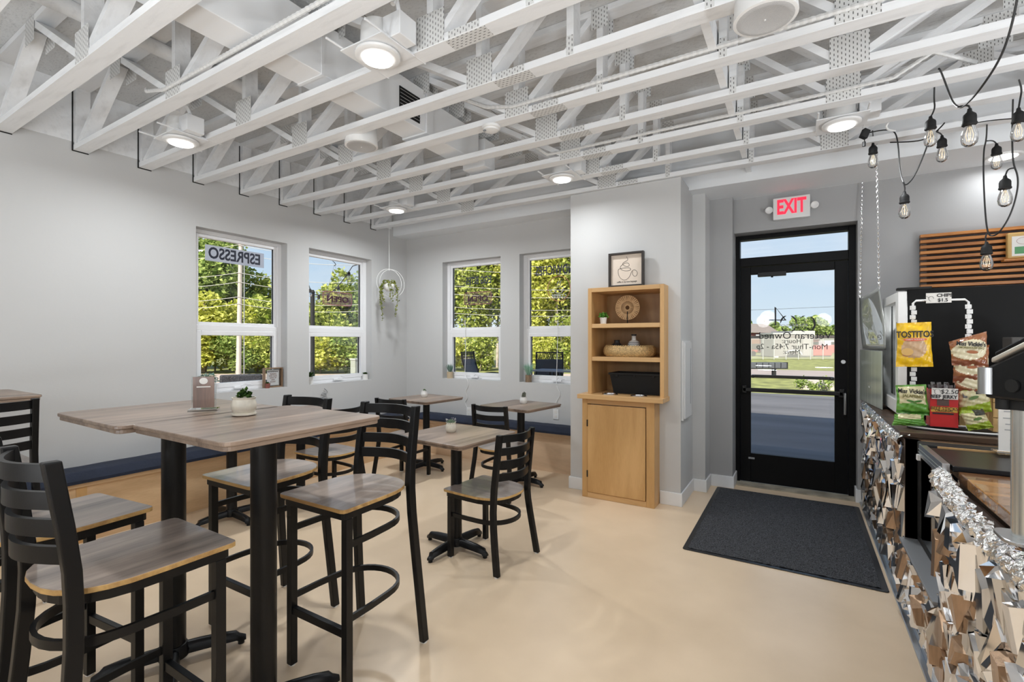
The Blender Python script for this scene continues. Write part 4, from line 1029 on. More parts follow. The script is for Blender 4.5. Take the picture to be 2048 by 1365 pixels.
for p in (pa, pb): MB().tube([(p[0], p[1], p[2] - .03), (p[0] - .006, p[1], p[2]), (p[0], p[1], p[2] + .03), (p[0] + .006, p[1], p[2]), (p[0], p[1], p[2] - .03)], .0025, 5).build('clip', CHROME, g_)

# ================================================================== SLAT PANEL on the right wall
sl = thing('slat_panel', 'orange-brown horizontal slat panel on the grey wall above the fridge', 'wall panel', (1.5, 5.15, 2.0))
MB().box(.86, YR - .022, 1.50, 2.40, YR - .001, 2.295).build('backing', mat('dark_backing', (.03, .02, .016), .7), sl)
for k in range(18):
    z = 2.301 - .0458 * k
    MB().box(.852, 5.105, z - .024, 2.42, 5.148, z).build('slat', SLAT, sl, bevel=.002)
for x in (.86, 1.6, 2.3): MB().box(x, 5.148, 1.50, x + .04, YR - .02, 2.29).build('batten', DWOOD, sl)
cb = thing('coffee_bag', 'tan bag with white and green label on a little ledge of the slat panel', 'bag', (1.43, 5.06, 2.05))
MB().box(1.352, 5.045, 2.05, 1.54, 5.095, 2.245).build('bag_body', mat('tan_bag', (.62, .40, .14), .45, var=.2, vscale=10, bump=.4, bscale=20), cb, bevel=.012)
MB().box(1.375, 5.0425, 2.066, 1.53, 5.0455, 2.215).build('label_paper', PAPER, cb)
MB().box(1.39, 5.041, 2.082, 1.53, 5.043, 2.135).build('green_band', mat('green_band', (.10, .30, .13), .6), cb)
MB().tube([(1.445 + .045 * math.cos(R(15 * k)), 5.0415, 2.178 + .026 * math.sin(R(15 * k))) for k in range(24)], .0012, 4, closed=True).build('oval_mark', mat('dull_red', (.35, .14, .12), .6), cb)
tag(MB().box(1.33, 5.03, 2.032, 1.60, 5.104, 2.048).build('ledge', SLAT, bevel=.003), 'narrow wooden ledge fixed to the slat panel under the tan bag', 'ledge')

# ================================================================== SNACKS
def bag_colors(name, cols): return [mat('%s_%d' % (name, i), c, .28, spec=.6, coat=.3, bump=.5, bscale=26) for i, c in enumerate(cols)]
def chip_bag(label, quad, thick, mats, zone, group='crisp bags', seed=0, nx=26, ny=34, name='crisp_bag', texts=()):
    """quad: bottom-left, bottom-right, top-right, top-left corners (front outline)"""
    rnd = random.Random(seed); q = [Vector(p) for p in quad]; c = sum(q, Vector()) / 4
    t = thing(name, label, 'snack bag', (c.x, c.y, min(p.z for p in q)), group)
    nrm = (q[1] - q[0]).cross(q[3] - q[0]).normalized()      # toward the viewer (-y)
    ph = rnd.uniform(0, 6)
    def pt(u, v, side):
        b = q[0].lerp(q[1], u).lerp(q[3].lerp(q[2], u), v)
        fu = max(0, 1 - abs(2 * u - 1) ** 2.6); vv = min(1, max(0, (v - .055) / .89)); fv = max(0, 1 - abs(2 * vv - 1) ** 3.2)
        d = thick * .5 * (fu ** .6) * (fv ** .75)
        pin = .035 * (1 - abs(2 * v - 1)) * (1 if u < .5 else -1) * abs(2 * u - 1)
        b = b + (q[1] - q[0]) * pin
        wr = .0045 * math.sin(u * 17 + ph + v * 5) * (1 - fv) + .0022 * math.sin(v * 31 + u * 11 + ph) + .0018 * math.sin(u * 37 - v * 23 + 2 * ph)
        if v < .055 or v > .945: wr += .0022 * math.sin(u * 40)
        return b + nrm * side * d + nrm * wr
    m = MB()
    for side in (1, -1):
        P = [pt(i / nx, j / ny, side) for i in range(nx + 1) for j in range(ny + 1)]
        o = len(m.v); m.v += [tuple(p) for p in P]
        for i in range(nx):
            for j in range(ny):
                f = (i * (ny + 1) + j, (i + 1) * (ny + 1) + j, (i + 1) * (ny + 1) + j + 1, i * (ny + 1) + j + 1)
                m.f.append(tuple(o + k for k in (f if side > 0 else f[::-1]))); m.m.append(zone((i + .5) / nx, (j + .5) / ny) if side > 0 else 0)
    m.build('bag', mats, t, smooth=70)
    r = (q[1] - q[0]).normalized(); up = nrm.cross(r)
    for s, u, v, size, mm, xs in texts:
        p = pt(u, v, 1); text('lettering', s, size, r, up, p + nrm * .005, mm, t, ext=.0012, xs=xs, bold=size * .022)
    return t, (lambda u, v: pt(u, v, 1) + nrm * .004), r, up, nrm
def quadpx(y, pts, tilt=(0, 0)):
    return [aty(u, v, y + (tilt[0] if i < 2 else tilt[1])) for i, (u, v) in enumerate(pts)]
def blob(name, m_, parent, pf, r, up, nrm, u, v, w_, h_, ang=0, n=14):
    c = pf(u, v); P = []
    for k in range(n):
        a = 2 * math.pi * k / n; x, y = w_ * math.cos(a), h_ * math.sin(a); x, y = x * math.cos(ang) - y * math.sin(ang), x * math.sin(ang) + y * math.cos(ang)
        P.append(c + r * x + up * y)
    MB().add([p for p in P] + [p + nrm * .0015 for p in P], [tuple(range(n, 2 * n))] + [(k, (k + 1) % n, n + (k + 1) % n, n + k) for k in range(n)]).build(name, m_, parent)
YEL = bag_colors('yellow_bag', [(.85, .52, .01), (.56, .36, .20), (.75, .10, .02), (.88, .88, .82)])
def z_yel(u, v):
    if ((u - .48) / .36) ** 2 + ((v - .43) / .24) ** 2 < 1 and v < .60: return 1
    return 0
t, pf, r, up, nr = chip_bag('yellow corn-chip bag hanging from the left clip strip', quadpx(3.60, [(1791, 734), (1867, 734), (1863, 644), (1793, 647)]), .05, YEL, z_yel, seed=1,
    texts=(('TOSTITOS', .5, .725, .052, INK, .70),))
blob('red_banner', YEL[2], t, pf, r, up, nr, .5, .615, .055, .009)
text('lettering', 'CRISPY ROUNDS', .014, r, up, pf(.5, .615) + nr * .004, PAPER, t, xs=.8)
blob('chip_print', mat('chip_print', (.66, .40, .12), .4), t, pf, r, up, nr, .28, .34, .028, .022); blob('bean_print', mat('bean_print', (.40, .16, .06), .4), t, pf, r, up, nr, .27, .27, .02, .009)
GRN = bag_colors('green_bag', [(.13, .36, .05), (.70, .64, .38), (.05, .20, .02)])
z_grn = lambda u, v: 1 if (v > .34 + .06 * math.sin(u * 3.1) and v < .93 and .08 < u < .93) else (2 if v < .12 else 0)
t, pf, r, up, nr = chip_bag('green bag with a cream label standing at the left end of the tray', quadpx(3.56, [(1792, 826), (1862, 832), (1852, 769), (1791, 771)]), .05, GRN, z_grn, seed=2,
    texts=(('Miss Vickie\'s', .50, .78, .036, INK, .70), ('JALAPENO', .52, .62, .022, mat('olive_ink', (.22, .20, .06), .5), .9)))
for a, b, c_ in ((.42, .46, -.2), (.66, .46, .25)): blob('pepper_print', GRN[2], t, pf, r, up, nr, a, b, .019, .0055, c_)
chip_bag('green bag lying flat under the cream-labelled one at the tray left end', quadpx(3.545, [(1783, 851), (1853, 853), (1848, 829), (1789, 828)]), .045, GRN, lambda u, v: 1 if v > .62 and .1 < u < .9 else 0, seed=3)
BRN = bag_colors('brown_bag', [(.34, .13, .05), (.72, .65, .44), (.24, .08, .04)])
def z_brn(u, v): return 1 if ((u - .5) / .50) ** 2 + ((v - .55) / .33) ** 2 < 1 else (2 if v < .2 else 0)
t, pf, r, up, nr = chip_bag('brown bag with cream label on top at the right clip strip', quadpx(3.56, [(1903, 731), (1977, 736), (1974, 663), (1897, 684)]), .05, BRN, z_brn, seed=4,
    texts=(('Miss Vickie\'s', .54, .74, .034, INK, .70), ('SMOKEHOUSE BBQ', .53, .62, .015, mat('olive_ink', (.2, .2, .06), .5), .8)))
blob('print', mat('rust_print', (.36, .12, .04), .5), t, pf, r, up, nr, .56, .48, .024, .009); 
t, pf, r, up, nr = chip_bag('brown bag second from the top at the right clip strip', quadpx(3.585, [(1906, 766), (1981, 765), (1978, 690), (1903, 700)]), .05, BRN, z_brn, seed=5)
blob('print', mat('rust_print', (.36, .12, .04), .5), t, pf, r, up, nr, .5, .44, .022, .008)
chip_bag('brown bag lowest of the three at the right clip strip', quadpx(3.60, [(1908, 784), (1985, 796), (1978, 735), (1906, 738)]), .05, BRN, z_brn, seed=6)
LIM = bag_colors('lime_bag', [(.34, .46, .03), (.68, .62, .36), (.03, .03, .015), (.10, .20, .04)])
def z_lim(u, v): return 2 if (v > .72 and u > .55) else (1 if .28 + .12 * u < v < .86 else 0)
t, pf, r, up, nr = chip_bag('lime bag drooping behind the brown ones at the right of the tray', quadpx(3.60, [(1918, 832), (1984, 824), (1980, 770), (1912, 775)]), .045, LIM, z_lim, seed=7)
blob('herb_print', LIM[3], t, pf, r, up, nr, .45, .6, .022, .009, .2)
t, pf, r, up, nr = chip_bag('lime bag lowest at the right of the tray', quadpx(3.53, [(1936, 862), (1988, 856), (1966, 818), (1917, 822)]), .045, LIM, z_lim, seed=8)
blob('herb_print', LIM[3], t, pf, r, up, nr, .55, .55, .018, .008, .2)
# jerky box with its price card
t = thing('snack_box', 'red open-topped box of meat sticks with a hand-written price card', 'box', (.78, 3.58, .93))
q = quadpx(3.55, [(1860, 853), (1917, 855), (1914, 781), (1857, 778)])
bx0, bx1, bz0, bz1 = q[0].x, q[1].x, q[0].z, q[2].z
REDB = mat('red_card', (.55, .02, .02), .4)
MB().box(bx0, 3.55, bz0, bx1, 3.65, bz1).build('carton', REDB, t, bevel=.002)
zf = lambda f: bz0 + (bz1 - bz0) * f
MB().box(bx0 + .004, 3.5475, zf(.40), bx1 - .004, 3.5495, zf(.54)).build('gold_band', mat('gold_band', (.70, .40, .06), .4), t)
MB().box(bx0 + .03, 3.5475, zf(.57), bx1 - .04, 3.5495, zf(.74)).build('window_print', mat('dark_print', (.10, .06, .05), .4), t)
MB().box(bx0 + .01, 3.5475, zf(.34), bx1 - .02, 3.5495, zf(.38)).build('black_line', INK, t)
xm = (bx0 + bx1) / 2
text('lettering', 'BEEF STICKS', .024, (1, 0, 0), (0, 0, 1), (xm, 3.546, zf(.495)), INK, t, xs=.9); text('lettering', 'ORIGINAL', .017, (1, 0, 0), (0, 0, 1), (xm, 3.546, zf(.435)), INK, t)
m = MB(); rnd = random.Random(4)
for k in range(12): m.beam((bx0 + .012 + .013 * k, 3.57 + .05 * rnd.random(), zf(.8)), (bx0 + .012 + .013 * k + rnd.uniform(-.01, .01), 3.57 + .05 * rnd.random(), zf(1.10) + rnd.random() * .02), .018, .006)
m.build('stick_wrappers', mat('clear_wrap', (.16, .15, .15), .2, coat=.5, var=.8, vscale=60), t)
MB().box(bx0 + .005, 3.538, zf(.75), bx1 - .004, 3.541, zf(1.04)).build('price_card', PAPER, t)
text('card_lettering', '$2.50', .034, (1, 0, 0), (0, 0, 1), (xm + .02, 3.5365, zf(.95)), INK, t, shear=.1); text('card_lettering', 'BEEF JERKY', .026, (1, 0, 0), (0, 0, 1), (xm - .005, 3.5365, zf(.815)), INK, t, xs=.9, bold=.0008)
for c_ in (-.055, -.03): MB().tube([(xm + c_ + .013 * math.cos(R(20 * k)), 3.537, zf(.945) + .016 * math.sin(R(20 * k))) for k in range(13)], .0009, 4).build('card_logo', INK, t)
tag(MB().box(.80, 3.72, .93, .855, 3.75, 1.165).build('jar_lid_box', mat('gold_lid', (.55, .40, .18), .35, metal=.6), bevel=.004), 'small golden-topped carton just behind the red snack box', 'box')
# tray and clip-strip rack
t = thing('snack_tray', 'shallow dark tray with a white rim under the snacks', 'tray', (.83, 3.6, .918))
P = [(x, y) for x, y in [( .565 + .265 + .29 * math.cos(R(10 * k)), 3.60 + .115 * math.sin(R(10 * k))) for k in range(36)]]
MB().prism(P, .919, .925).build('tray_base', DARK, t)
MB().tube([(x, y, .930) for x, y in P], .005, 6, closed=True).build('white_rim', WHITE, t, smooth=True)
rk = thing('clip_rack', 'white wire frame with two hanging clip strips and a price card on its top bar', 'rack', (.83, 3.66, .92))
yk = 3.655
a0, a1 = aty(1826, 602, yk), aty(1937, 599, yk)
MB().tube([(a0.x, yk, a0.z - .16), (a0.x, yk, a0.z - .015), (a0.x + .015, yk, a0.z), (a1.x - .015, yk, a1.z), (a1.x, yk, a1.z - .015), (a1.x, yk, a1.z - .22)], .006, 8).build('wire_frame', WHITE, rk, smooth=True)
for (x, zt_, zb_) in ((a0.x, a0.z - .03, .95), (a1.x, a1.z - .03, 1.28)):
    m = MB(); n = int((zt_ - zb_) / .028)
    for k in range(n):
        z = zt_ - .028 * k; s = .003 if k % 2 else -.003
        m.box(x - .013 + s, yk - .012, z - .024, x + .013 + s, yk - .006, z).box(x - .008, yk - .016, z - .018, x + .010, yk - .011, z - .006)
    m.build('clip_strip', WHITE, rk)
MB().cyl((a1.x, yk + .02, .922), (a1.x, yk + .02, 1.3), .006, n=8).cyl((a0.x, yk + .02, .922), (a0.x, yk + .02, 1.0), .006, n=8).build('support_rod', WHITE, rk)
c0, c1 = aty(1852, 607, yk - .014), aty(1903, 585, yk - .014)
MB().box(c0.x, yk - .016, c0.z, c1.x, yk - .013, c1.z).build('price_card', PAPER, rk)
cxm, czm = (c0.x + c1.x) / 2, (c0.z + c1.z) / 2
text('card_lettering', 'CHIPS', .026, (1, 0, 0), (0, 0, 1), (cxm + .026, yk - .0175, czm + .013), INK, rk, bold=.0006); text('card_lettering', '$1.5', .026, (1, 0, 0), (0, 0, 1), (cxm + .018, yk - .0175, czm - .014), INK, rk, bold=.0006)
for c_ in (-.055, -.033): MB().tube([(cxm + c_ + .011 * math.cos(R(20 * k)), yk - .017, czm - .004 + .014 * math.sin(R(20 * k))) for k in range(14)], .0008, 4).build('card_logo', INK, rk)

# wooden crate, dark cutlery box, menu stand, payment terminal
t = thing('wooden_crate', 'pale wooden crate box standing right of the crisp bags', 'crate', (1.1, 3.70, .918))
c0 = aty(1986, 866, 3.62)
for k in range(4): MB().box(c0.x, 3.62, .92 + .083 * k, c0.x + .24, 3.64, .92 + .083 * k + .080).build('front_plank', CRATEW, t, bevel=.002)
MB().box(c0.x, 3.64, .92, c0.x + .02, 3.92, 1.25).box(c0.x + .22, 3.64, .92, c0.x + .24, 3.92, 1.25).box(c0.x + .02, 3.9, .92, c0.x + .22, 3.92, 1.25).box(c0.x + .02, 3.64, 1.235, c0.x + .22, 3.90, 1.25).build('box_sides', CRATEW, t)
t = thing('cutlery_box', 'dark grey box printed with white cutlery outlines on top of the crate', 'box', (1.15, 3.72, 1.25))
k0 = aty(2023, 717, 3.66)
MB().box(k0.x, 3.66, 1.252, k0.x + .16, 3.80, 1.445).build('box', mat('dark_grey_box', (.055, .05, .045), .55), t, bevel=.004)
for k in range(4):
    x = k0.x + .016 + .036 * k
    MB().lathe((x, 3.658, 1.29), [(.0005, 0), (.002, .02), (.002, .07), (.005, .085), (.005, .12), (.001, .128)], 8).build('cutlery_print', PAPER, t)
ms = thing('menu_stand', 'white printed menu card in a clear acrylic stand on the display case', 'sign', (.95, 2.98, .925))
q = quadpx(2.95, [(1995, 900), (2034, 905), (2036, 770), (1999, 770)])
x0_, x1_, z1_ = q[0].x, q[0].x + .115, q[2].z
MB().box(x0_ - .01, 2.90, .926, x1_ + .01, 3.0, .932).box(x0_, 2.953, .932, x1_, 2.956, z1_).build('acrylic_stand', CLEAR, ms)
MB().box(x0_ + .003, 2.949, .935, x1_ - .003, 2.952, z1_ - .004).build('menu_card', PAPER, ms)
text('menu_lettering', 'G & C', .036, (1, 0, 0), (0, 0, 1), (x0_ + .062, 2.948, z1_ - .028), GALV, ms)
m = MB()
for k, (zz, ww) in enumerate(((.075, .05), (.088, .06), (.118, .07), (.148, .075), (.175, .06), (.20, .065), (.245, .03), (.262, .03), (.28, .03))): m.box(x0_ + .055 - ww / 2, 2.9475, z1_ - zz - .004, x0_ + .055 + ww / 2, 2.9488, z1_ - zz)
m.build('print_lines', GALV, ms)
pt_ = thing('payment_terminal', 'black slanted touch till with silver rim on a silver post at the right edge', 'terminal', (.60, 1.33, .90))
def W(u, v, w): return atw(u, v, w)
w_ = 1.30
a = W(1968, 770, w_)
ca_, sa_ = math.cos(YAW), math.sin(YAW)
rt, fw = Vector((ca_, sa_, 0)), Vector((-sa_, ca_, 0))
def tb(du, dz, dw): return a + rt * du + Vector((0, 0, dz)) + fw * dw
def wedge(name, d0, d1, z, m_, bev=.004):     # z: bottom/top at the far end, bottom/top at the near end
    P = [tb(du, zz, dw) for du in (d0, d1) for dw, zz in ((z[0], z[1]), (z[3], z[4]), (z[3], z[5]), (z[0], z[2]))]
    return MB().hexa([P[0], P[1], P[5], P[4], P[3], P[2], P[6], P[7]]).build(name, m_, pt_, bevel=bev)
wedge('head', 0, .20, (0, -.035, .046, -.28, -.035, .194), BLACKG, .008)
wedge('silver_rim', -.004, .204, (-.022, .060, .074, -.285, .200, .214), mat('pale_silver', (.62, .58, .52), .3, metal=.7))
wedge('screen_panel', -.002, .202, (-.030, .079, .090, -.285, .215, .228), BLACKG)
MB().cyl(tb(.006, -.024, -.004), tb(.006, .047, -.004), .020, n=20).build('silver_end_cap', STEEL, pt_, smooth=40)
MB().cyl(tb(.022, -.062, -.03), tb(.022, -.034, -.03), .016, n=16).build('pivot_foot', DARK, pt_, smooth=40)
MB().cyl(tb(-.004, .004, -.075), tb(.002, .004, -.075), .017, n=18).build('side_button', DARK, pt_)
pc = tb(.058, 0, -.06)
MB().cyl((pc.x, pc.y, .902), (pc.x, pc.y, a.z - .03), .034, n=24).build('post', mat('silver_post', (.72, .73, .70), .22, metal=.8), pt_, smooth=40)
MB().cyl((pc.x, pc.y, a.z - .06), (pc.x, pc.y, a.z - .03), .040, n=24).build('swivel_collar', DARK, pt_, smooth=40)
MB().prism([(pc.x + x, pc.y + y) for x, y in rrect(-.06, -.06, .06, .06, .03)], .901, .912).build('base_plate', STEEL, pt_, bevel=.003)

# ================================================================== EXIT SIGN, WALL PANEL, OUTLETS
t = thing('exit_sign', 'white exit sign with red letters and two small lamp heads above the door', 'exit sign', (-.066, 5.16, 2.66))
MB().box(-.214, 5.13, 2.565, .083, YR, 2.768).build('housing', WHITE, t, bevel=.006)
text('exit_lettering', 'EXIT', .185, (1, 0, 0), (0, 0, 1), (-.066, 5.128, 2.672), RED, t, xs=.62, bold=.006)
for s, x in ((-1, -.248), (1, .118)):
    MB().lathe((0, 0, 0), [(.012, 0), (.03, .012), (.033, .03), (.028, .034), (.012, .026), (.001, .026)], 18).xf(Matrix.Translation((x, 5.165, 2.665)) @ Matrix.Rotation(R(90), 4, 'X')).build('lamp_head', WHITE, t, smooth=40)
    MB().cyl((x - s * .005, 5.16, 2.665), (-.066 + s * .14, 5.16, 2.655), .008).build('lamp_arm', WHITE, t)
t = thing('wall_cabinet', 'slim white metal wall cabinet with a long slot on the side of the pier', 'wall cabinet', (-.86, 4.45, 1.1))
MB().box(cx1, 4.30, .735, cx1 + .018, 4.62, 1.43).build('box', mat('white_enamel', (.66, .66, .66), .4), t, bevel=.003)
MB().box(cx1 + .018, 4.315, .75, cx1 + .030, 4.605, 1.415).build('door_panel', mat('white_enamel', (.66, .66, .66), .4), t, bevel=.003)
MB().box(cx1 + .030, 4.54, .86, cx1 + .032, 4.555, 1.36).build('slot', GALV, t)
def outlet(c, ax, lab):
    t = thing('wall_outlet', lab, 'outlet', c, 'white wall outlets')
    x, y, z = c
    if ax == 'x':
        MB().box(x - .035, y - .006, z - .057, x + .035, y, z + .057).build('cover_plate', WHITE, t, bevel=.002)
        for dz in (-.026, .026): MB().box(x - .016, y - .0085, z + dz - .014, x + .016, y - .006, z + dz + .014).build('socket', PAPER, t)
    else:
        MB().box(x, y - .035, z - .057, x + .006, y + .035, z + .057).build('cover_plate', WHITE, t, bevel=.002)
        for dz in (-.026, .026): MB().box(x + .006, y - .016, z + dz - .014, x + .0085, y + .016, z + dz + .014).build('socket', PAPER, t)
p = aty(938, 824, YB); outlet((p.x, YB, p.z), 'x', 'white outlet under the left back window, a cord plugged in')
p = aty(1112, 829, YB); outlet((p.x, YB, p.z), 'x', 'white outlet under the right back window near the pier')
p = atx(376, 886, XL); outlet((XL, p.y, p.z), 'y', 'white outlet above the left bench behind the bar table column')
def cord(pts, lab, r=.0035, m_=WHITE): return tag(MB().tube(smooth_pts3(pts), r, 6).build('plug_in_lead', m_, smooth=True), lab, 'cord')
def smooth_pts3(p, it=3):
    p = [Vector(q) for q in p]
    for _ in range(it):
        q = [p[0]]
        for a, b in zip(p[:-1], p[1:]): q += [a * .75 + b * .25, a * .25 + b * .75]
        p = q + [p[-1]]
    return p
yw = YB - .006
cord([aty(u, v, yy) for u, v, yy in ((930, 640, YB + .09), (932, 700, YB + .08), (929, 750, YB + .06), (934, 757, YB - .01), (938, 772, yw), (930, 783, yw), (936, 796, yw), (929, 806, yw), (937, 820, yw))], 'white cord running from the left back neon sign down to its outlet')
cord([aty(u, v, yy) for u, v, yy in ((1116, 640, YB + .09), (1115, 690, YB + .08), (1113, 760, YB + .05), (1113, 772, yw), (1122, 790, yw), (1111, 805, yw), (1113, 828, yw))], 'white cord hanging from the right back window to its outlet')
cord([(XL + .012, 3.55 + .05 * math.sin(k * 1.9) * (1 + .3 * math.sin(k)), .86 - .012 * k + .03 * math.cos(k * 1.9)) for k in range(10)], 'coiled thin grey cord hanging under the second left window', .003, GALV)

# ================================================================== STRING LIGHTS
CORD = mat('black_cord', (.012, .012, .012), .45)
BULBG = glass_mat('bulb_glass', (.99, .98, .97), .9, .06)
FILA = mat('filament', (.9, .8, .6), .4, emit=(1, .78, .45), estr=.35)
bulb0 = None
def bulb(p, label, tip=(0, 0, -1), hang=None):
    """p = top of the socket; the cap, glass and filament hang straight down"""
    global bulb0
    if bulb0 is None:
        t = thing('string_bulb', label, 'light bulb', p, 'clear bulbs of the string lights'); x, y, z = p
        K = 1.22
        SCL = Matrix.Translation(Vector(p)) @ Matrix.Scale(K, 4) @ Matrix.Translation(-Vector(p))
        MB().lathe(p, [(.006, .012), (.008, .0), (.018, -.010), (.0205, -.018), (.0205, -.040), (.0225, -.042), (.0225, -.047), (.019, -.050)], 16).xf(SCL).build('socket', DARK, t, smooth=40)
        MB().lathe(p, [(.014, -.048), (.016, -.056), (.0235, -.080), (.0255, -.098), (.022, -.116), (.012, -.126), (.001, -.129)], 18).xf(SCL).build('glass', BULBG, t, smooth=True)
        m = MB()
        for k in range(4):
            a = R(90 * k); m.tube([(x + .004 * math.cos(a), y + .004 * math.sin(a), z - .055), (x + .011 * math.cos(a), y + .011 * math.sin(a), z - .085), (x + .007 * math.cos(a), y + .007 * math.sin(a), z - .108)], .0011, 4)
        m.xf(SCL).build('filament', FILA, t); MB().cyl((x, y, z - .052), (x, y, z - .075), .005, .003, n=8).xf(SCL).build('glass_stem', BULBG, t)
        bulb0 = t
    else: copy_tree(bulb0, p, None, label)
def string(pts, lab, r=.0042): return tag(MB().tube(smooth_pts3(pts), r, 7).build('light_cord', CORD, smooth=True), lab, 'cord')
def drop(uvw_bulb, label, join=None):
    u, v, w_ = uvw_bulb; p = atw(u, v, w_ * 1.25); bulb(p, label); return p
bl_ = [((1861, 238, 2.15), 'string bulb hanging first from the chain at left of the upper pair'),
       ((1939, 224, 1.72), 'string bulb nearest the camera in the upper row, under the long swag'),
       ((1884, 276, 2.45), 'string bulb small and low between the upper pair, on the horizontal cord'),
       ((1746, 291, 2.64), 'string bulb tucked behind the hanging chain'),
       ((1809, 388, 2.40), 'string bulb at the bottom of the left V-shaped loop'),
       ((1993, 292, 2.50), 'string bulb in front of the far recessed downlight'),
       ((2010, 357, 2.10), 'string bulb at right hanging beside the long loop'),
       ((1973, 489, 2.25), 'string bulb lowest of all, in front of the slat panel'),
       ((2037, 222, 1.95), 'string bulb cut by the right edge at the top')]
BP = [drop(*b) for b in bl_]
A = atw
def J(u, v, w_): return A(u, v, w_ * 1.25)
string([atz(1877, 137, 2.862), atz(1881, 140, 2.855), J(1893, 172, 1.9), J(1905, 205, 1.8), J(1918, 216, 1.75), J(1930, 212, 1.72), J(1960, 180, 1.62), J(2000, 120, 1.55), J(2022, 60, 1.5), J(2040, -30, 1.45)], 'black cord swag sweeping up past the top right corner')
string([J(1916, 214, 1.75), J(1935, 210, 1.72), J(1939, 214, 1.72), BP[1] + Vector((0, 0, .01))], 'short black drop cord of the nearest upper bulb', .004)
string([atz(1869, 168, 2.87), J(1868, 200, 2.17), J(1870, 214, 2.15), J(1866, 226, 2.15), BP[0] + Vector((0, 0, .01))], 'black drop cord of the bulb left of the upper pair', .004)
string([atz(1722, 268, 2.85), J(1745, 264, 2.55), J(1765, 260, 2.55), J(1790, 260, 2.55), J(1797, 290, 2.5), J(1799, 340, 2.45), J(1806, 366, 2.4), J(1812, 372, 2.4), J(1828, 355, 2.4), J(1848, 310, 2.4), J(1860, 275, 2.4), J(1876, 262, 2.45)], 'black cord forming the left V-shaped loop')
string([J(1807, 364, 2.4), J(1810, 376, 2.4), BP[4] + Vector((0, 0, .01))], 'short black drop cord at the tip of the V-shaped loop', .004)
string([J(1780, 285, 2.55), J(1820, 284, 2.5), J(1850, 280, 2.5), J(1872, 264, 2.45), J(1884, 252, 2.4), J(1889, 246, 2.4)], 'thin black cord running level behind the upper bulbs')
string([J(1872, 264, 2.45), J(1880, 266, 2.45), J(1885, 272, 2.45), BP[2] + Vector((0, 0, .01))], 'short black drop cord of the small low bulb', .004)
string([atz(1745, 262, 2.85), J(1747, 280, 3.3), BP[3] + Vector((0, 0, .01))], 'short black drop cord behind the hanging chain', .004)
string([atz(1974, 246, 2.865), J(1973, 280, 2.4), J(1967, 300, 2.35), J(1967, 360, 2.3), J(1970, 420, 2.25), J(1974, 460, 2.25), J(1980, 474, 2.25), J(1998, 468, 2.2), J(2022, 430, 2.15), J(2036, 380, 2.12), J(2036, 350, 2.1), J(2026, 328, 2.1), J(2024, 280, 2.1), atz(2026, 196, 2.865)], 'long black cord loop dropping in front of the slat panel')
string([J(1974, 282, 2.4), J(1985, 281, 2.45), J(1992, 286, 2.5), BP[5] + Vector((0, 0, .01))], 'short black drop cord in front of the recessed downlight', .004)
string([J(2030, 336, 2.1), J(2016, 338, 2.1), J(2011, 350, 2.1), BP[6] + Vector((0, 0, .01))], 'short black drop cord of the bulb beside the long loop', .004)
string([J(1974, 466, 2.25), J(1970, 478, 2.25), BP[7] + Vector((0, 0, .01))], 'short black drop cord of the lowest bulb', .004)
string([atz(2038, 160, 2.865), J(2044, 180, 1.95), J(2040, 200, 1.95), BP[8] + Vector((0, 0, .01))], 'short black drop cord at the right edge', .004)
string([J(1930, 250, 2.3), J(1985, 240, 2.2), J(2050, 236, 2.1)], 'thin black cord running level to the right edge', .003)
tag(MB().beam(J(1726, 276, 2.56), J(1733, 260, 2.56), .03, .04).tube([J(1731, 270, 2.56), J(1728, 286, 2.56)], .003, 5).cyl(J(1728, 284, 2.56), J(1728, 293, 2.56), .010).build('cord_plug', CORD), 'black plug end of the string lights left of the chain', 'plug')
tag(MB().tube(smooth_pts3([J(1778, 243, 2.5), J(1772, 252, 2.5), J(1775, 260, 2.52), J(1790, 262, 2.54)]), .006, 7).build('white_cable_end', WHITE, smooth=True), 'white cable end feeding the string lights by the chain', 'cable')

# ================================================================== HANGING PLANTER, WINDOW SILLS, NEON SIGNS
hp = Vector((-4.36, 4.30, 2.15)); rr = .15
t = thing('hanging_planter', 'white wire hoop planter with trailing ivy hanging near the far corner', 'planter', hp)
MB().tube([(hp.x, hp.y, ZT), (hp.x, hp.y, hp.z + rr)], .003, 5).build('hanging_cord', WHITE, t)
for dy in (0, .05):
    m = MB().tube([(hp.x + rr * .7 * math.sin(R(12 * k)), hp.y + rr * .7 * math.sin(R(12 * k)) + dy - .02 * math.cos(R(12 * k)), hp.z + (rr + .02) * math.cos(R(12 * k))) for k in range(30)], .0028, 5, closed=True)
    m.build('hoop', WHITE, t, smooth=True)
pz = hp.z - .075
MB().lathe((hp.x, hp.y, pz), [(.03, -.03), (.062, .0), (.068, .04), (.066, .06), (.058, .06), (.055, .05)], 18).build('bowl', WCER, t, smooth=40)
m = MB(); rnd = random.Random(12)
def leaflet(m, p, s, rnd):
    x = Vector((rnd.uniform(-1, 1), rnd.uniform(-1, 1), rnd.uniform(-.8, .4))).normalized() * s; y = x.orthogonal().normalized() * s * .6
    m.add([p - x, p + y, p + x, p - y], [(0, 1, 2, 3)])
for k in range(120):
    a = rnd.uniform(0, 6.28); leaflet(m, Vector((hp.x + .08 * math.cos(a) * rnd.random() ** .5, hp.y + .08 * math.sin(a), pz + .055 + rnd.uniform(0, .05))), .014, rnd)
vs = MB()
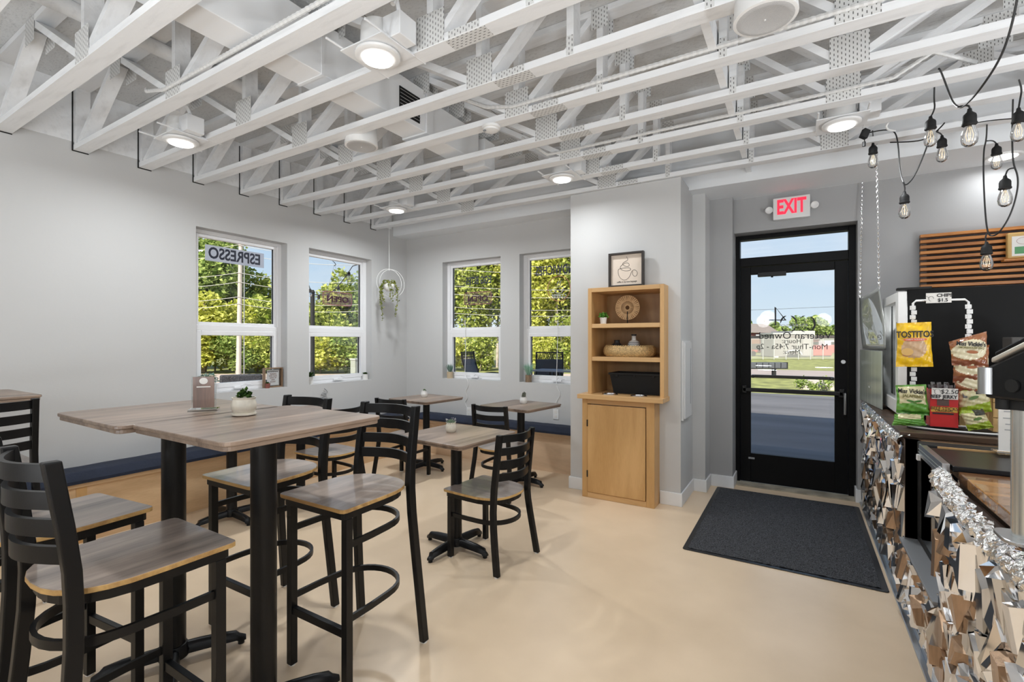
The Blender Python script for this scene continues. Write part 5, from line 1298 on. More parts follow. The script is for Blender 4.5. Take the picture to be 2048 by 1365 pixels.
for k in range(11):
    a = rnd.uniform(0, 6.28); ln = rnd.choice((.12, .2, .28, .38, .44)); P = []
    for j in range(9):
        f = j / 8; r = .07 + .03 * math.sin(f * 3) + .01 * rnd.random()
        P.append(Vector((hp.x + r * math.cos(a + f * .4), hp.y + r * math.sin(a + f * .4), pz + .06 - ln * f ** 1.3)))
        if j:
            for q in range(3): leaflet(m, P[-1] + Vector((rnd.uniform(-.014, .014), rnd.uniform(-.014, .014), rnd.uniform(-.02, .02))), .013, rnd)
    vs.tube(P, .0016, 4)
m.build('leaves', IVY, t); vs.build('vines', IVY, t)

sz_ = WZ0
plant('potted_plant', 'frosty blue-green plant in a brown cylinder pot on the first left window sill', 'plant', (XL - .055, 2.335, sz_), POTC(.045, .10), BROWNPOT, LEAFB, 'bush', .10, .10, 240, seed=5, lw=.013)
plant('potted_plant', 'tiny dark succulent in a brick-red pot in front of the framed review', 'plant', (XL - .035, 2.905, sz_), POTT(.026, .05), mat('brick_pot', (.28, .09, .07), .5, var=.3, vscale=30), LEAFD, 'rosette', .05, .035, 14, seed=6, lw=.008)
plant('potted_plant', 'spiky dark plant in a pale pot at the left end of the second left sill', 'plant', (XL - .06, 3.41, sz_), POTT(.045, .085), WCER, LEAFD, 'rosette', .1, .11, 16, seed=7, lw=.016)
plant('potted_plant', 'dark succulent in a small white pot at the right end of the second left sill', 'plant', (XL - .055, 4.205, sz_), POTC(.034, .07), WCER, LEAFD, 'rosette', .05, .05, 18, seed=8, lw=.013)
plant('potted_plant', 'grassy blue-green plant in a tan pot on the left back window sill', 'plant', (-3.905, YB + .045, sz_), POTC(.040, .085), mat('tan_pot', (.52, .41, .27), .5), LEAFB, 'grass', .12, .055, 90, seed=9, lw=.007)
plant('potted_plant', 'feathery mint-green plant in a brown pot on the right back window sill', 'plant', (-2.735, YB + .045, sz_), POTC(.038, .085), BROWNPOT, leaf_mat('mint_leaf', (.30, .55, .40), (.55, .75, .62), .3), 'grass', .16, .11, 110, seed=10, lw=.006)
plant('potted_plant', 'little dark plant in the big cream crackled pot on the nearest bar table', 'plant', tuple(atz(488, 831, 1.12)), [(.036, 0), (.046, .004), (.046, .010), (.038, .012), (.046, .028), (.047, .042), (.043, .058), (.041, .066), (.045, .074), (.040, .074), (.038, .06)], CREAM, LEAFD, 'bush', .045, .028, 46, seed=11, lw=.013)
for i, (u, v, lab, kk, hh) in enumerate(((902, 864.5, 'small round cactus in a white pot on the middle square table', 'c', .03), (848.5, 794.5, 'tiny plant in a white pot on the far corner table', 'b', .02), (1047, 807.5, 'upright grey cactus in a white pot on the table nearer the pier', 't', .06))):
    c = tuple(atz(u, v, .79)); t = thing('potted_plant', lab, 'plant', c)
    MB().lathe(c, POTR(.037, .068), 22).build('pot', CREAM if i == 0 else WCER, t, smooth=50)
    if kk == 'b':
        m = MB(); rnd = random.Random(3)
        for k in range(14): leaflet(m, Vector(c) + Vector((rnd.uniform(-.015, .015), rnd.uniform(-.015, .015), .07 + rnd.uniform(0, .02))), .009, rnd)
        m.build('leaves', LEAFD, t)
    else:
        m = MB(); rc = .030 if kk == 'c' else .019
        prof = [(rc * .8, .058)] + [(rc * math.sin(R(100 - 10 * k)) if kk == 'c' else rc * (1 - .15 * (k / 10)) * (1 if k < 9 else .5), .06 + hh * k / 10) for k in range(0, 10)] + [(.002, .06 + hh * 1.02)]
        n = 24; P = []
        for r, z in prof:
            for j in range(n):
                a = 2 * math.pi * j / n; q = r * (1 + .12 * math.cos(j * math.pi)); P.append((c[0] + q * math.cos(a) + (z - .06) * (.15 if kk == 't' else 0), c[1] + q * math.sin(a), c[2] + z))
        m.add(P, [(i2 * n + j, i2 * n + (j + 1) % n, (i2 + 1) * n + (j + 1) % n, (i2 + 1) * n + j) for i2 in range(len(prof) - 1) for j in range(n)])
        m.build('cactus_body', SUCC if kk == 'c' else mat('grey_cactus', (.13, .14, .10), .6, var=.5, vscale=60), t)
        m = MB(); rnd = random.Random(5)
        for k in range(50):
            a = rnd.uniform(0, 6.28); z = .062 + hh * rnd.random(); q = rc * .95
            b = Vector((c[0] + q * math.cos(a) + (z - .06) * (.15 if kk == 't' else 0), c[1] + q * math.sin(a), c[2] + z)); m.tube([b, b + Vector((math.cos(a), math.sin(a), .5)) * .009], .0007, 3)
        m.build('spines', PAPER, t)
# acrylic sign on the bar tables
c = atz(408, 822, 1.12); t = thing('table_sign', 'acrylic stand with a wood-look printed card on the bar tables', 'sign', c)
dr = Vector((.62, .785, 0)).normalized(); nr_ = Vector((dr.y, -dr.x, 0))
def ob(m, cen, w2, d2, z0, z1): return m.hexa([cen + dr * a + nr_ * b + Vector((0, 0, z)) for z in (z0, z1) for a, b in ((-w2, -d2), (w2, -d2), (w2, d2), (-w2, d2))][0:4] + [cen + dr * a + nr_ * b + Vector((0, 0, z1)) for a, b in ((-w2, -d2), (w2, -d2), (w2, d2), (-w2, d2))])
ob(ob(MB(), c, .055, .03, 0, .010), c, .046, .0045, .010, .150).build('acrylic_stand', glass_mat('acrylic', (.93, .95, .95), .9, .10), t)
ob(MB(), c + nr_ * .006, .040, .0008, .014, .148).build('printed_card', wood_mat('print_wood', (.30, .20, .16), (.12, .09, .085), axis=2, scale=4, rough=.3), t)
m = MB(); P = [c + nr_ * .0075 + dr * .016 * math.cos(R(18 * k)) + Vector((0, 0, .130 + .014 * math.sin(R(18 * k)))) for k in range(20)]
m.add(P, [tuple(range(20))]); m.build('round_logo', PAPER, t)
ob(MB(), c + nr_ * .0073, .026, .0003, .102, .107).build('print_line', PAPER, t)
# framed review on the first left sill
t = thing('framed_review', 'wood framed five-star review print leaning in the first left window', 'picture', (XL - .06, 3.0, sz_))
ya, yb2, za, zb2 = 2.885, 3.085, sz_ + .002, sz_ + .205
xq = XL - .075
m = MB()
for q in ((ya, ya + .010, za, zb2), (yb2 - .010, yb2, za, zb2), (ya + .01, yb2 - .01, za, za + .010), (ya + .01, yb2 - .01, zb2 - .010, zb2)): m.box(xq - .018, q[0], q[2], xq + .022, q[1], q[3])
m.build('frame', mat('walnut_frame', (.26, .16, .09), .5), t, bevel=.001)
MB().box(xq - .004, ya + .01, za + .01, xq - .002, yb2 - .01, zb2 - .01).build('glass', CLEAR, t)
MB().box(xq - .001, ya + .038, za + .020, xq + .001, yb2 - .030, zb2 - .022).build('print_paper', mat('grey_paper', (.52, .53, .53), .7), t)
yc = (ya + yb2) / 2 + .004
m = MB()
for k in range(5):
    cy, cz_ = yc - .044 + .022 * k, zb2 - .042; P = []
    for q in range(10):
        a = R(90 + 36 * q); r = .010 if q % 2 == 0 else .0045; P.append((xq + .0015, cy - r * math.cos(a) * -1, cz_ + r * math.sin(a)))
    m.add(P, [tuple(range(10))])
m.build('stars', INK, t)
RUST = mat('rust_ink', (.16, .05, .03), .6)
for k, s in enumerate(('"BARISTA', 'WAS CUTE.', 'GAVE TIP', 'HERS', 'AGAIN"')): text('print_lettering', s, .021, (0, 1, 0), (0, 0, 1), (xq + .0016, yc, zb2 - .066 - .020 * k), RUST, t, ext=.0003, xs=.85)

def pink_sheet():
    if 'neon_sheet' in MATS: return MATS['neon_sheet']
    g = glass_mat('neon_sheet', (1, .97, .97), .3, .0); q_ = g.node_tree
    dn = N(q_, 'ShaderNodeBsdfTranslucent'); dn.inputs[0].default_value = (.85, .55, .60, 1); am = N(q_, 'ShaderNodeMixShader'); am.inputs[0].default_value = .13
    om = [n for n in q_.nodes if n.type == 'OUTPUT_MATERIAL'][0]; s_ = om.inputs[0].links[0].from_socket
    q_.links.new(s_, am.inputs[1]); q_.links.new(dn.outputs[0], am.inputs[2]); q_.links.new(am.outputs[0], om.inputs[0])
    return g
def neon(name, lab, plane, cx, cz, w2, h2, word, board=True):
    """acrylic-backed neon word, readable from outside"""
    t = thing(name, lab, 'neon sign', (cx[0], cx[1], cz), None)
    def Q(a, b, d=0): return (cx[0] + d, cx[1] + a, cz + b) if plane == 'y' else (cx[0] + a, cx[1] - d, cz + b)
    P = [Q(x, y) for x, y in rrect(-w2, -h2, w2, h2, .035, 6)]
    MB().tube(P, .004, 6, closed=True).build('border_tube', mat('dim_red_tube', (.30, .11, .11), .4), t, smooth=True)
    P2 = [Q(x, y, -.012) for x, y in rrect(-w2 - .01, -h2 - .01, w2 + .01, h2 + .01, .04, 6)]; n = len(P2)
    MB().add(P2 + [Q(x, y, -.016) for x, y in rrect(-w2 - .01, -h2 - .01, w2 + .01, h2 + .01, .04, 6)], [tuple(range(n)), tuple(range(2 * n - 1, n - 1, -1))] + [(i, (i + 1) % n, n + (i + 1) % n, n + i) for i in range(n)]).build('backing_sheet', pink_sheet(), t)
    r = (0, -1, 0) if plane == 'y' else (-1, 0, 0)
    text('neon_lettering', word, h2 * 1.3, r, (0, 0, 1), Q(0, -.01, -.002), mat('plum_tube', (.05, .012, .03), .5), t, ext=.004, xs=1.25, bold=.001)
    return t, Q
zc = WZ0
p = atx(671, 598, XL - .10)
t, Q = neon('neon_sign', 'mirrored OPEN neon sign hanging in the second left window', 'y', (XL - .075, p.y + .015), p.z, .205, .075, 'OPEN')
hk = atx(664, 530, XL - .1)
m = MB()
for s in (-1, 1): m.tube([Q(s * .15, .075), (XL - .085, hk.y + .02, hk.z)], .0012, 4)
m.build('hanging_wires', GALV, t)
m = MB(); m.tube(smooth_pts3([(XL - .09, hk.y + .02, hk.z - .01), (XL - .07, hk.y + .035, hk.z + .0), (XL - .08, hk.y + .02, hk.z + .03), (XL - .095, hk.y + .005, hk.z + .045)]), .004, 5).build('hook', DARK, t)
p = aty(957, 597, YB + .09)
neon('neon_sign', 'mirrored OPEN neon sign in the left back window, pink-tinted sheet', 'x', (p.x, YB + .07), p.z, .205, .075, 'OPEN')
p = aty(1118.5, 577.5, YB + .08); t = thing('neon_ring_sign', 'round orange ringed coffee cup neon sign in the right back window', 'neon sign', (p.x, YB + .07, p.z))
def Q2(a, b): return (p.x - a, YB + .07, p.z + b)
MB().tube([Q2(.142 * math.cos(R(10 * k)), .142 * math.sin(R(10 * k))) for k in range(36)], .0045, 6, closed=True).build('ring_tube', mat('orange_tube', (.55, .26, .13), .4), t, smooth=True)
WT = mat('white_tube', (.70, .72, .70), .3)
m = MB()
m.tube([Q2(.06 * math.cos(R(180 + 15 * k)), .0 + .06 * math.sin(R(180 + 15 * k)) * .9) for k in range(13)], .0035, 5).tube([Q2(.062 * math.cos(R(15 * k)), .018 * math.sin(R(15 * k))) for k in range(24)], .003, 5, closed=True)
m.tube([Q2(.075 + .03 * math.cos(R(-110 + 20 * k)), -.025 + .022 * math.sin(R(-110 + 20 * k))) for k in range(12)], .003, 5)
for a in (-.02, .01): m.tube([Q2(a + .01 * math.sin(k * .9), .03 + .012 * k) for k in range(6)], .003, 5)
m.build('cup_tubes', WT, t, smooth=True)
text('neon_lettering', 'COFFEE', .055, (-1, 0, 0), (0, 0, 1), (p.x, YB + .07, p.z - .085), WT, t, ext=.003)
MB().tube([(p.x, YB + .075, p.z + .142), (p.x, YB + .075, p.z + .19)], .002, 4).build('hanging_wire', GALV, t)

# ================================================================== OUTDOORS
def leaves(c, rad, n, size, rnd, fn=None):
    """numpy leaf quads in lumpy ellipsoid crown"""
    rs = np.random.RandomState(rnd)
    k = max(8, int(14 * 1)); lumps = rs.normal(size=(k, 3)); lumps /= np.linalg.norm(lumps, axis=1)[:, None]; lumps *= rs.uniform(.35, .8, (k, 1))
    idx = rs.randint(0, k, n); d = rs.normal(size=(n, 3)); d /= np.linalg.norm(d, axis=1)[:, None]
    p = lumps[idx] + d * (rs.uniform(.25, 1.0, (n, 1)) ** .4) * .42
    p = p * np.array(rad) + np.array(c)
    a = rs.normal(size=(n, 3)); a[:, 2] *= .6; a /= np.linalg.norm(a, axis=1)[:, None]
    b = np.cross(a, rs.normal(size=(n, 3))); b /= np.linalg.norm(b, axis=1)[:, None]
    s = size * rs.uniform(.6, 1.3, (n, 1))
    V = np.stack([p - a * s, p + b * s * .6, p + a * s, p - b * s * .6], axis=1).reshape(-1, 3)
    return V
def leaf_mesh(name, V, m_, parent, off):
    n = len(V) // 4; me = bpy.data.meshes.new(name)
    me.vertices.add(len(V)); me.vertices.foreach_set('co', (V - np.array(off)).astype(np.float32).ravel())
    me.loops.add(4 * n); me.loops.foreach_set('vertex_index', np.arange(4 * n, dtype=np.int32))
    me.polygons.add(n); me.polygons.foreach_set('loop_start', np.arange(0, 4 * n, 4, dtype=np.int32))
    me.update(calc_edges=True); me.validate(); me.materials.append(m_)
    o = bpy.data.objects.new(name, me); C.objects.link(o); o.parent = parent; o['kind'] = 'stuff'; return o
BARK = mat('bark', (.30, .24, .19), .85, var=.4, vscale=6)
PALEB = mat('pale_bark', (.55, .47, .40), .85, var=.4, vscale=5)
L1 = leaf_mat('sunlit_leaf', (.14, .20, .02), (.64, .68, .20), .42)
L2 = leaf_mat('mid_leaf', (.09, .16, .03), (.48, .57, .18), .38)
L3 = leaf_mat('yellow_leaf', (.30, .34, .02), (.82, .80, .24), .45)
def tree(label, pos, h, rad, lm, n, seed, size=.16, base=.35, trunk=.12, group='trees across the road', tm=BARK, multi=1, name='tree', cat='tree'):
    t = thing(name, label, cat, pos, group); rnd = random.Random(seed)
    cz = h * (1 + base) / 2
    V = leaves((pos[0], pos[1], pos[2] + cz), (rad, rad, h * (1 - base) / 2 * 1.1), n, size, seed)
    leaf_mesh('foliage', V, lm, t, pos)
    for k in range(multi):
        dx, dy = (rnd.uniform(-rad * .7, rad * .7), rnd.uniform(-rad * .4, rad * .4)) if multi > 1 else (0, 0)
        MB().tube([(pos[0] + dx, pos[1] + dy, pos[2]), (pos[0] + dx * 1.05 + .1, pos[1] + dy, pos[2] + h * .4), (pos[0] + dx * .8, pos[1] + dy, pos[2] + h * .8)], [trunk, trunk * .8, trunk * .3], 7).build('trunk', tm, t)
    return t
def gp(u, w_): p = atw(u, Y0, w_); return (p.x, p.y, GZ)
spec = [   # u, distance, height, crown radius, leaf, label
    (398, 27, 8.6, 3.0, L2, 'tall leafy tree at the left edge of the first left window', 9000, .14),
    (455, 28, 7.9, 2.5, L2, 'tall tree behind the utility pole in the first left window', 9000, .14),
    (408, 23, 4.3, 2.0, L3, 'rounded yellow-green tree low in the first left window', 7000, .12),
    (505, 28, 5.9, 1.7, L1, 'smaller tree right of the utility pole in the first left window', 5000, .13),
    (350, 26, 7.5, 3.2, L2, 'tree mostly hidden left of the first left window', 5000, .16),
    (565, 27, 4.4, 2.4, L1, 'tree behind the wall between the two left windows', 4000, .15),
    (632, 27, 4.6, 2.0, L1, 'tree at the left side of the second left window', 6000, .13),
    (690, 27, 5.6, 1.6, L1, 'tree with a pointed top in the second left window', 6000, .13),
    (750, 28, 6.0, 2.3, L2, 'tree at the right side of the second left window', 5000, .14),
]
for i, (u, w_, h, r, lm, lab, n, s) in enumerate(spec): tree(lab, gp(u, w_), h, r, lm, n, 40 + i, s, .12)
for i, u in enumerate((385, 430, 472, 515, 560, 605, 640, 675, 712, 750)):
    tree('%s hedge bush along the road, %s' % (('low yellow-green', 'low bright', 'low mid-green')[i % 3], ['at the left of the first left window', 'left of the pole foot', 'right behind the pole foot', 'at the right of the first left window', 'behind the pier between left windows', 'just left of the dark post', 'right of the dark post', 'in the middle of the second left window', 'at the right of the second left window', 'far right past the second left window'][i]),
         gp(u, 22.5 + (i % 2)), 2.0 + .5 * (i % 3 == 1), 1.25, (L3, L1, L2)[i % 3], 3000, 80 + i, .09, .02, .04, 'hedge bushes along the road', name='bush', cat='bush')
bspec = [(880, 27, 9.5), (925, 28, 10.5), (972, 27, 9.5), (1015, 28, 10.5), (1060, 26, 9.5), (1105, 27, 10.5), (1150, 26, 9.8), (1195, 28, 10)]
for i, (u, w_, h) in enumerate(bspec):
    tree('tall sunlit tree behind the patio, %s' % ['left edge of the left back window', 'left of the patio chair', 'above the patio chair', 'at the right edge of the left back window', 'left edge of the right back window', 'behind the round neon ring', 'at the right edge of the right back window', 'hidden behind the pier'][i],
         gp(u, w_), h, 2.2, (L1, L3, L1)[i % 3], 11000, 120 + i, .12, .22, .07, 'trees of the wood behind the patio', PALEB, 4)
for i, (u, h) in enumerate(((905, 1.6), (960, 1.3), (1075, 1.9), (1120, 2.2), (1160, 2.0))):
    tree('low undergrowth bush at the foot of the wood, %s' % ['left of the patio chair', 'right behind the patio chair', 'left of the second patio chair', 'behind the second patio chair', 'right of the second patio chair'][i], gp(u, 24.5), h + .6, 1.1, (L3, L1)[i % 2], 2500, 160 + i, .085, .02, .03, 'undergrowth at the foot of the wood', name='bush', cat='bush')
# utility pole and wires by the left windows
pp = gp(477, 18.5); t = thing('utility_pole', 'pale wooden utility pole with cross arm seen through the first left window', 'pole', pp)
MB().tube([(pp[0], pp[1], GZ), (pp[0] + .08, pp[1] + .06, 6.0)], [.10, .075], 10).build('shaft', mat('pale_pole', (.48, .43, .38), .8, var=.2, vscale=4), t)
q = Vector(gp(477, 18.5)); ar = Vector((.85, .52, 0))
MB().beam(q + Vector((.07, .05, 5.55)) - ar * .45, q + Vector((.07, .05, 5.3)) + ar * .45, .07, .09).build('cross_arm', BARK, t)
for k in (-.4, 0, .4): MB().cyl(q + Vector((.07, .05, 5.45 - k * .28)) + ar * k, q + Vector((.07, .05, 5.60 - k * .28)) + ar * k, .03, n=8).build('insulator', GALV, t)
MB().tube([q + Vector((.2, .1, .0)), q + Vector((.22, .1, 5.0))], .02, 5).build('conduit', GALV, t)
WIRE = mat('pale_wire', (.46, .45, .41), .6)
for i, z in enumerate((5.05, 4.72, 3.98, 3.62, 3.05, 2.78)):
    a, b = Vector(gp(250, 19.6)), Vector(gp(477, 18.4)); c_ = Vector(gp(780, 20.5)); d_ = Vector(gp(1300, 23))
    pts = []
    for (s, e2, dz) in ((a, b, .15), (b, c_, .25), (c_, d_, .3)):
        for k in range(10):
            f = k / 10; q_ = s.lerp(e2, f); pts.append((q_.x, q_.y, z - dz * 4 * f * (1 - f) + .1))
    tag(MB().tube(pts, .010, 5).build('power_line', WIRE), 'power line strung past the windows, %s of six from the top' % ['first', 'second', 'third', 'fourth', 'fifth', 'lowest'][i], 'cable', 'power lines across the windows')
# dark lamp post with festoon by the second left window
pp = gp(625, 7.2); t = thing('patio_post', 'slim dark post with a festoon hook outside the second left window', 'post', pp)
MB().cyl((pp[0], pp[1], GZ), (pp[0], pp[1], 2.16), .032, n=12).build('shaft', DARK, t)
MB().cyl((pp[0], pp[1], 2.16), (pp[0], pp[1], 2.20), .04, .02, n=12).build('cap', DARK, t)
a, b, c_ = Vector((pp[0], pp[1], 2.14)), atw(705, 533, 6.6), atw(610, 545, 6.8)
P = [a.lerp(b, k / 12) - Vector((0, 0, .16 * math.sin(math.pi * k / 12))) for k in range(13)] + [b.lerp(b + Vector((1.2, .8, .5)), k / 4) for k in range(1, 5)]
P2 = [a.lerp(c_, k / 6) - Vector((0, 0, .03 * math.sin(math.pi * k / 6))) for k in range(7)]
t = thing('festoon_string', 'outdoor festoon cord with small dark sockets above the slim dark post', 'string lights', a)
MB().tube(P, .006, 5).tube(P2, .006, 5).build('festoon_cord', DARK, t)
for p in (P[2], P[5], P[8], P[11], P2[2], P2[5]): MB().lathe(p, [(.012, 0), (.02, -.015), (.022, -.045), (.012, -.06)], 8).build('socket', DARK, t); MB().lathe(p, [(.014, -.055), (.026, -.085), (.015, -.115), (.001, -.12)], 8).build('bulb', BULBG, t)
# pedestal and wicker sofa outside the left windows
pp = gp(711, 15.0); t = thing('utility_pedestal', 'grey-green utility pedestal by the road through the second left window', 'pedestal', pp)
MB().box(pp[0] - .11, pp[1] - .11, GZ, pp[0] + .11, pp[1] + .11, .84).build('box', mat('sage_box', (.28, .30, .25), .6), t, bevel=.01)
MB().box(pp[0] - .125, pp[1] - .125, .84, pp[0] + .125, pp[1] + .125, .90).build('lid', mat('sage_lid', (.33, .35, .30), .6), t, bevel=.01)
WK = mat('dark_wicker', (.035, .036, .045), .6, var=.7, vscale=60, bump=.8, bscale=70)
t = thing('wicker_sofa', 'dark woven outdoor sofa just outside the first left window', 'sofa', (-6.3, 3.6, GZ))
a0_, a1_ = gp(440, 6.6), gp(525, 6.9)
A_, B_ = Vector(a0_), Vector(a1_); dd = (B_ - A_).normalized(); nn_ = Vector((-dd.y, dd.x, 0))
def seg(m, s0, s1, n0, n1, z0, z1):
    P = [A_ + dd * s + nn_ * n for s, n in ((s0, n0), (s1, n0), (s1, n1), (s0, n1))]
    return m.hexa([(p.x, p.y, z0) for p in P] + [(p.x, p.y, z1) for p in P])
ln = (B_ - A_).length
seg(MB(), 0, ln, 0, .10, .25, .955).build('back', WK, t, bevel=.02); seg(MB(), 0, ln, .10, .70, .12, .36).build('seat_base', WK, t, bevel=.02)
seg(MB(), -.02, .08, .10, .70, .12, .62).build('arm', WK, t, bevel=.02); seg(MB(), ln - .08, ln + .02, .10, .70, .12, .62).build('arm', WK, t, bevel=.02)
for s in (.03, ln - .05):
    for n_ in (.05, .62): seg(MB(), s, s + .05, n_, n_ + .05, GZ, .14).build('leg', DARK, t)
seg(MB(), .06, ln - .06, .12, .66, .36, .46).build('cushion', mat('grey_cushion', (.2, .2, .21), .9), t, bevel=.03)
# patio chairs and table outside the back windows
SLING = mat('blue_grey_sling', (.055, .065, .09), .7, var=.25, vscale=150, bump=.3, bscale=200)
def patio_chair(lab, base, face, top=1.30, wd=.47, seat=.68):
    f = Vector((math.cos(R(face)), math.sin(R(face)), 0)); r = Vector((f.y, -f.x, 0)); o = Vector(base)
    t = thing('patio_chair', lab, 'chair', base, 'high-back sling patio chairs')
    def p(a, b, z): return o + r * a + f * b + Vector((0, 0, z))
    h = wd / 2
    def slab(name, q, th, m_): 
        n = (q[1] - q[0]).cross(q[3] - q[0]).normalized() * th
        return MB().hexa([v for v in q] + [v + n for v in q]).build(name, m_, t)
    slab('back_sling', [p(-h, -.20, seat), p(h, -.20, seat), p(h, -.36, top - .13), p(-h, -.36, top - .13)], .012, SLING)
    slab('seat_sling', [p(-h, .26, seat + .02), p(h, .26, seat + .02), p(h, -.20, seat), p(-h, -.20, seat)], .012, SLING)
    for s in (-1, 1): MB().tube([p(s * h, -.20, seat), p(s * h, -.36, top - .13), p(s * h * .98, -.375, top)], .016, 7).build('back_rail', DARK, t)
    slab('top_rail', [p(-h, -.375, top - .02), p(h, -.375, top - .02), p(h, -.38, top), p(-h, -.38, top)], .012, DARK)
    m = MB()
    for k in range(14):
        a = -h + wd * (k + .5) / 14
        m.tube([p(a - .017, -.362, top - .125), p(a + .017, -.375, top - .02)], .0045, 4).tube([p(a + .017, -.362, top - .125), p(a - .017, -.375, top - .02)], .0045, 4)
    m.build('lattice', DARK, t)
    for s in (-1, 1):
        MB().tube(smooth_pts3([p(s * h, -.22, seat + .20), p(s * (h + .03), .05, seat + .24), p(s * (h + .03), .30, seat + .18), p(s * (h + .02), .30, seat - .1), p(s * h, .24, .02)]), .016, 7).build('arm', DARK, t)
        MB().tube([p(s * h, -.20, seat), p(s * h, -.30, .0)], .016, 7).build('leg', DARK, t)
    MB().tube([p(-h, .26, .25), p(h, .26, .25)], .014, 6).build('foot_rail', DARK, t)
    return t
b = gp(972, 8.6); patio_chair('high-back blue-grey patio chair seen side-on through the left back window', (b[0], b[1], GZ), 8)
b = gp(1098, 8.9); patio_chair('high-back blue-grey patio chair facing away through the right back window', (b[0], b[1], GZ), 118)
b = Vector(gp(1112, 8.0)); t = thing('patio_table', 'grey slatted glass-topped patio table beyond the right back window', 'table', b)
z = .93
m = MB().prism([(b.x + .42 * math.cos(R(90 * k + 45)) * 1.3, b.y + .36 * math.sin(R(90 * k + 45))) for k in range(4)], z, z + .02).build('top', mat('grey_table', (.22, .24, .29), .3), t)
for k in range(4):
    a = R(90 * k + 45); MB().tube(smooth_pts3([(b.x + .1 * math.cos(a), b.y + .1 * math.sin(a), z - .01), (b.x + .12 * math.cos(a), b.y + .12 * math.sin(a), .5), (b.x + .36 * math.cos(a), b.y + .3 * math.sin(a), GZ)]), .016, 6).build('leg', DARK, t)
MB().tube([(b.x + .3 * math.cos(R(15 * k)), b.y + .25 * math.sin(R(15 * k)), z - .12) for k in range(24)], .012, 6, closed=True).build('ring', DARK, t)

# scene beyond the door
RDB = mat('red_siding', (.26, .07, .045), .8, var=.2, vscale=2, stretch=(.1, .1, 8))
def dbox(t, name, u0, v0, u1, v1, w_, depth, m_, bevel=0):
    a, b = atw(u0, v1, w_), atw(u1, v0, w_)
    r_ = Vector((math.cos(YAW), math.sin(YAW), 0)); f_ = Vector((-math.sin(YAW), math.cos(YAW), 0)); wd = (Vector((b.x, b.y, 0)) - Vector((a.x, a.y, 0))).length
    P = [Vector((a.x, a.y, 0)) + r_ * s + f_ * d for s, d in ((0, 0), (wd, 0), (wd, depth), (0, depth))]
    return MB().hexa([(p.x, p.y, a.z) for p in P] + [(p.x, p.y, b.z) for p in P]).build(name, m_, t, bevel=bevel)
t = thing('red_house', 'red building with a grey hipped roof at left in the door glass', 'building', gp(1520, 70))
dbox(t, 'wall', 1490, 666, 1556, 705, 70, 6, RDB)
a, b = atw(1484, 665, 69.5), atw(1561, 667, 69.5); c_, d_ = atw(1490, 648, 72), atw(1533, 648, 72); e_ = atw(1561, 667, 76); f_ = atw(1484, 665, 76)
MB().add([a, b, d_, c_, e_, f_], [(0, 1, 2, 3), (1, 4, 2), (4, 5, 3, 2), (5, 0, 3), (0, 5, 4, 1)]).build('roof', mat('shingle', (.19, .16, .14), .9, var=.2, vscale=6), t)
dbox(t, 'window', 1512, 669, 1524, 680, 69.9, .05, WHITE); dbox(t, 'porch', 1500, 676, 1550, 683, 68, 1.5, BARK)
t = thing('long_shed', 'long low shed with dark roof and red stripe behind the trailer', 'building', gp(1640, 62))
dbox(t, 'shed_wall', 1540, 676, 1700, 706, 62, 5, mat('shed_red', (.38, .09, .08), .7)); dbox(t, 'shed_roof', 1535, 671, 1705, 677, 61.5, 6, mat('shed_roof', (.05, .04, .04), .7)); dbox(t, 'dark_band', 1540, 684, 1700, 690, 61.9, .1, DARK); dbox(t, 'pale_band', 1640, 677, 1668, 684, 61.85, .1, WHITE)
dbox(t, 'shed_bay', 1585, 662, 1630, 676, 61, 5, mat('white_bay', (.40, .40, .40), .7, var=.15, vscale=3, stretch=(6, 6, .1)))
t = thing('box_trailer', 'pale grey box trailer behind the chain fence in the door glass', 'trailer', gp(1587, 46))
TRL = mat('trailer_skin', (.26, .245, .23), .6, var=.1, vscale=2)
dbox(t, 'body', 1547, 668, 1627, 714, 46, 2.4, TRL, .05); dbox(t, 'roof_edge', 1546, 666, 1628, 669, 45.95, 2.5, mat('white_bay', (.4, .4, .4))); dbox(t, 'door_panel', 1606, 676, 1621, 712, 45.95, .03, mat('trailer_door', (.32, .30, .29), .6)); dbox(t, 'lamp_strip', 1550, 713, 1557, 716, 45.9, .05, WHITE)
for u in (1583, 1594):
    c = atw(u, 715, 45.8); MB().cyl(c, c + Vector((-math.sin(YAW), math.cos(YAW), 0)) * .3, .33, n=18).build('wheel', RUBBER, t)
c = atw(1588, 710, 45.85); MB().tube([c + Vector((math.cos(YAW), math.sin(YAW), 0)) * .75 * math.cos(R(15 * k)) + Vector((0, 0, .42 * math.sin(R(15 * k)))) for k in range(13)], .06, 6).build('fender', WHITE, t)
t = thing('red_boat', 'faded red tarpaulin-covered boat right of the trailer', 'boat', gp(1648, 48))
a = [atw(1627, 712, 48), atw(1664, 712, 48), atw(1670, 690, 48), atw(1627, 695, 48)]; ff = Vector((-math.sin(YAW), math.cos(YAW), 0)) * 1.8
MB().hexa([a[0], a[1], a[1] + ff, a[0] + ff, a[3], a[2], a[2] + ff, a[3] + ff]).build('cover', mat('faded_red', (.45, .10, .085), .7, var=.2, vscale=2), t, bevel=.08)
dbox(t, 'hull', 1630, 711, 1662, 716, 48.2, 1.4, GALV); dbox(t, 'windscreen', 1650, 682, 1662, 691, 48.5, 1.0, mat('boat_white', (.7, .7, .72), .5))
t = thing('parked_truck', 'dark flatbed truck with red rear left of the trailer', 'truck', gp(1520, 50))
dbox(t, 'bed', 1496, 688, 1546, 704, 50, 2, mat('dark_olive', (.07, .065, .055), .7), .05); dbox(t, 'red_tail', 1496, 700, 1525, 705, 49.9, .2, mat('faded_red', (.45, .10, .085), .7)); dbox(t, 'cab', 1500, 678, 1520, 690, 50.3, 1.6, mat('rust_brown', (.20, .10, .06), .7), .08)
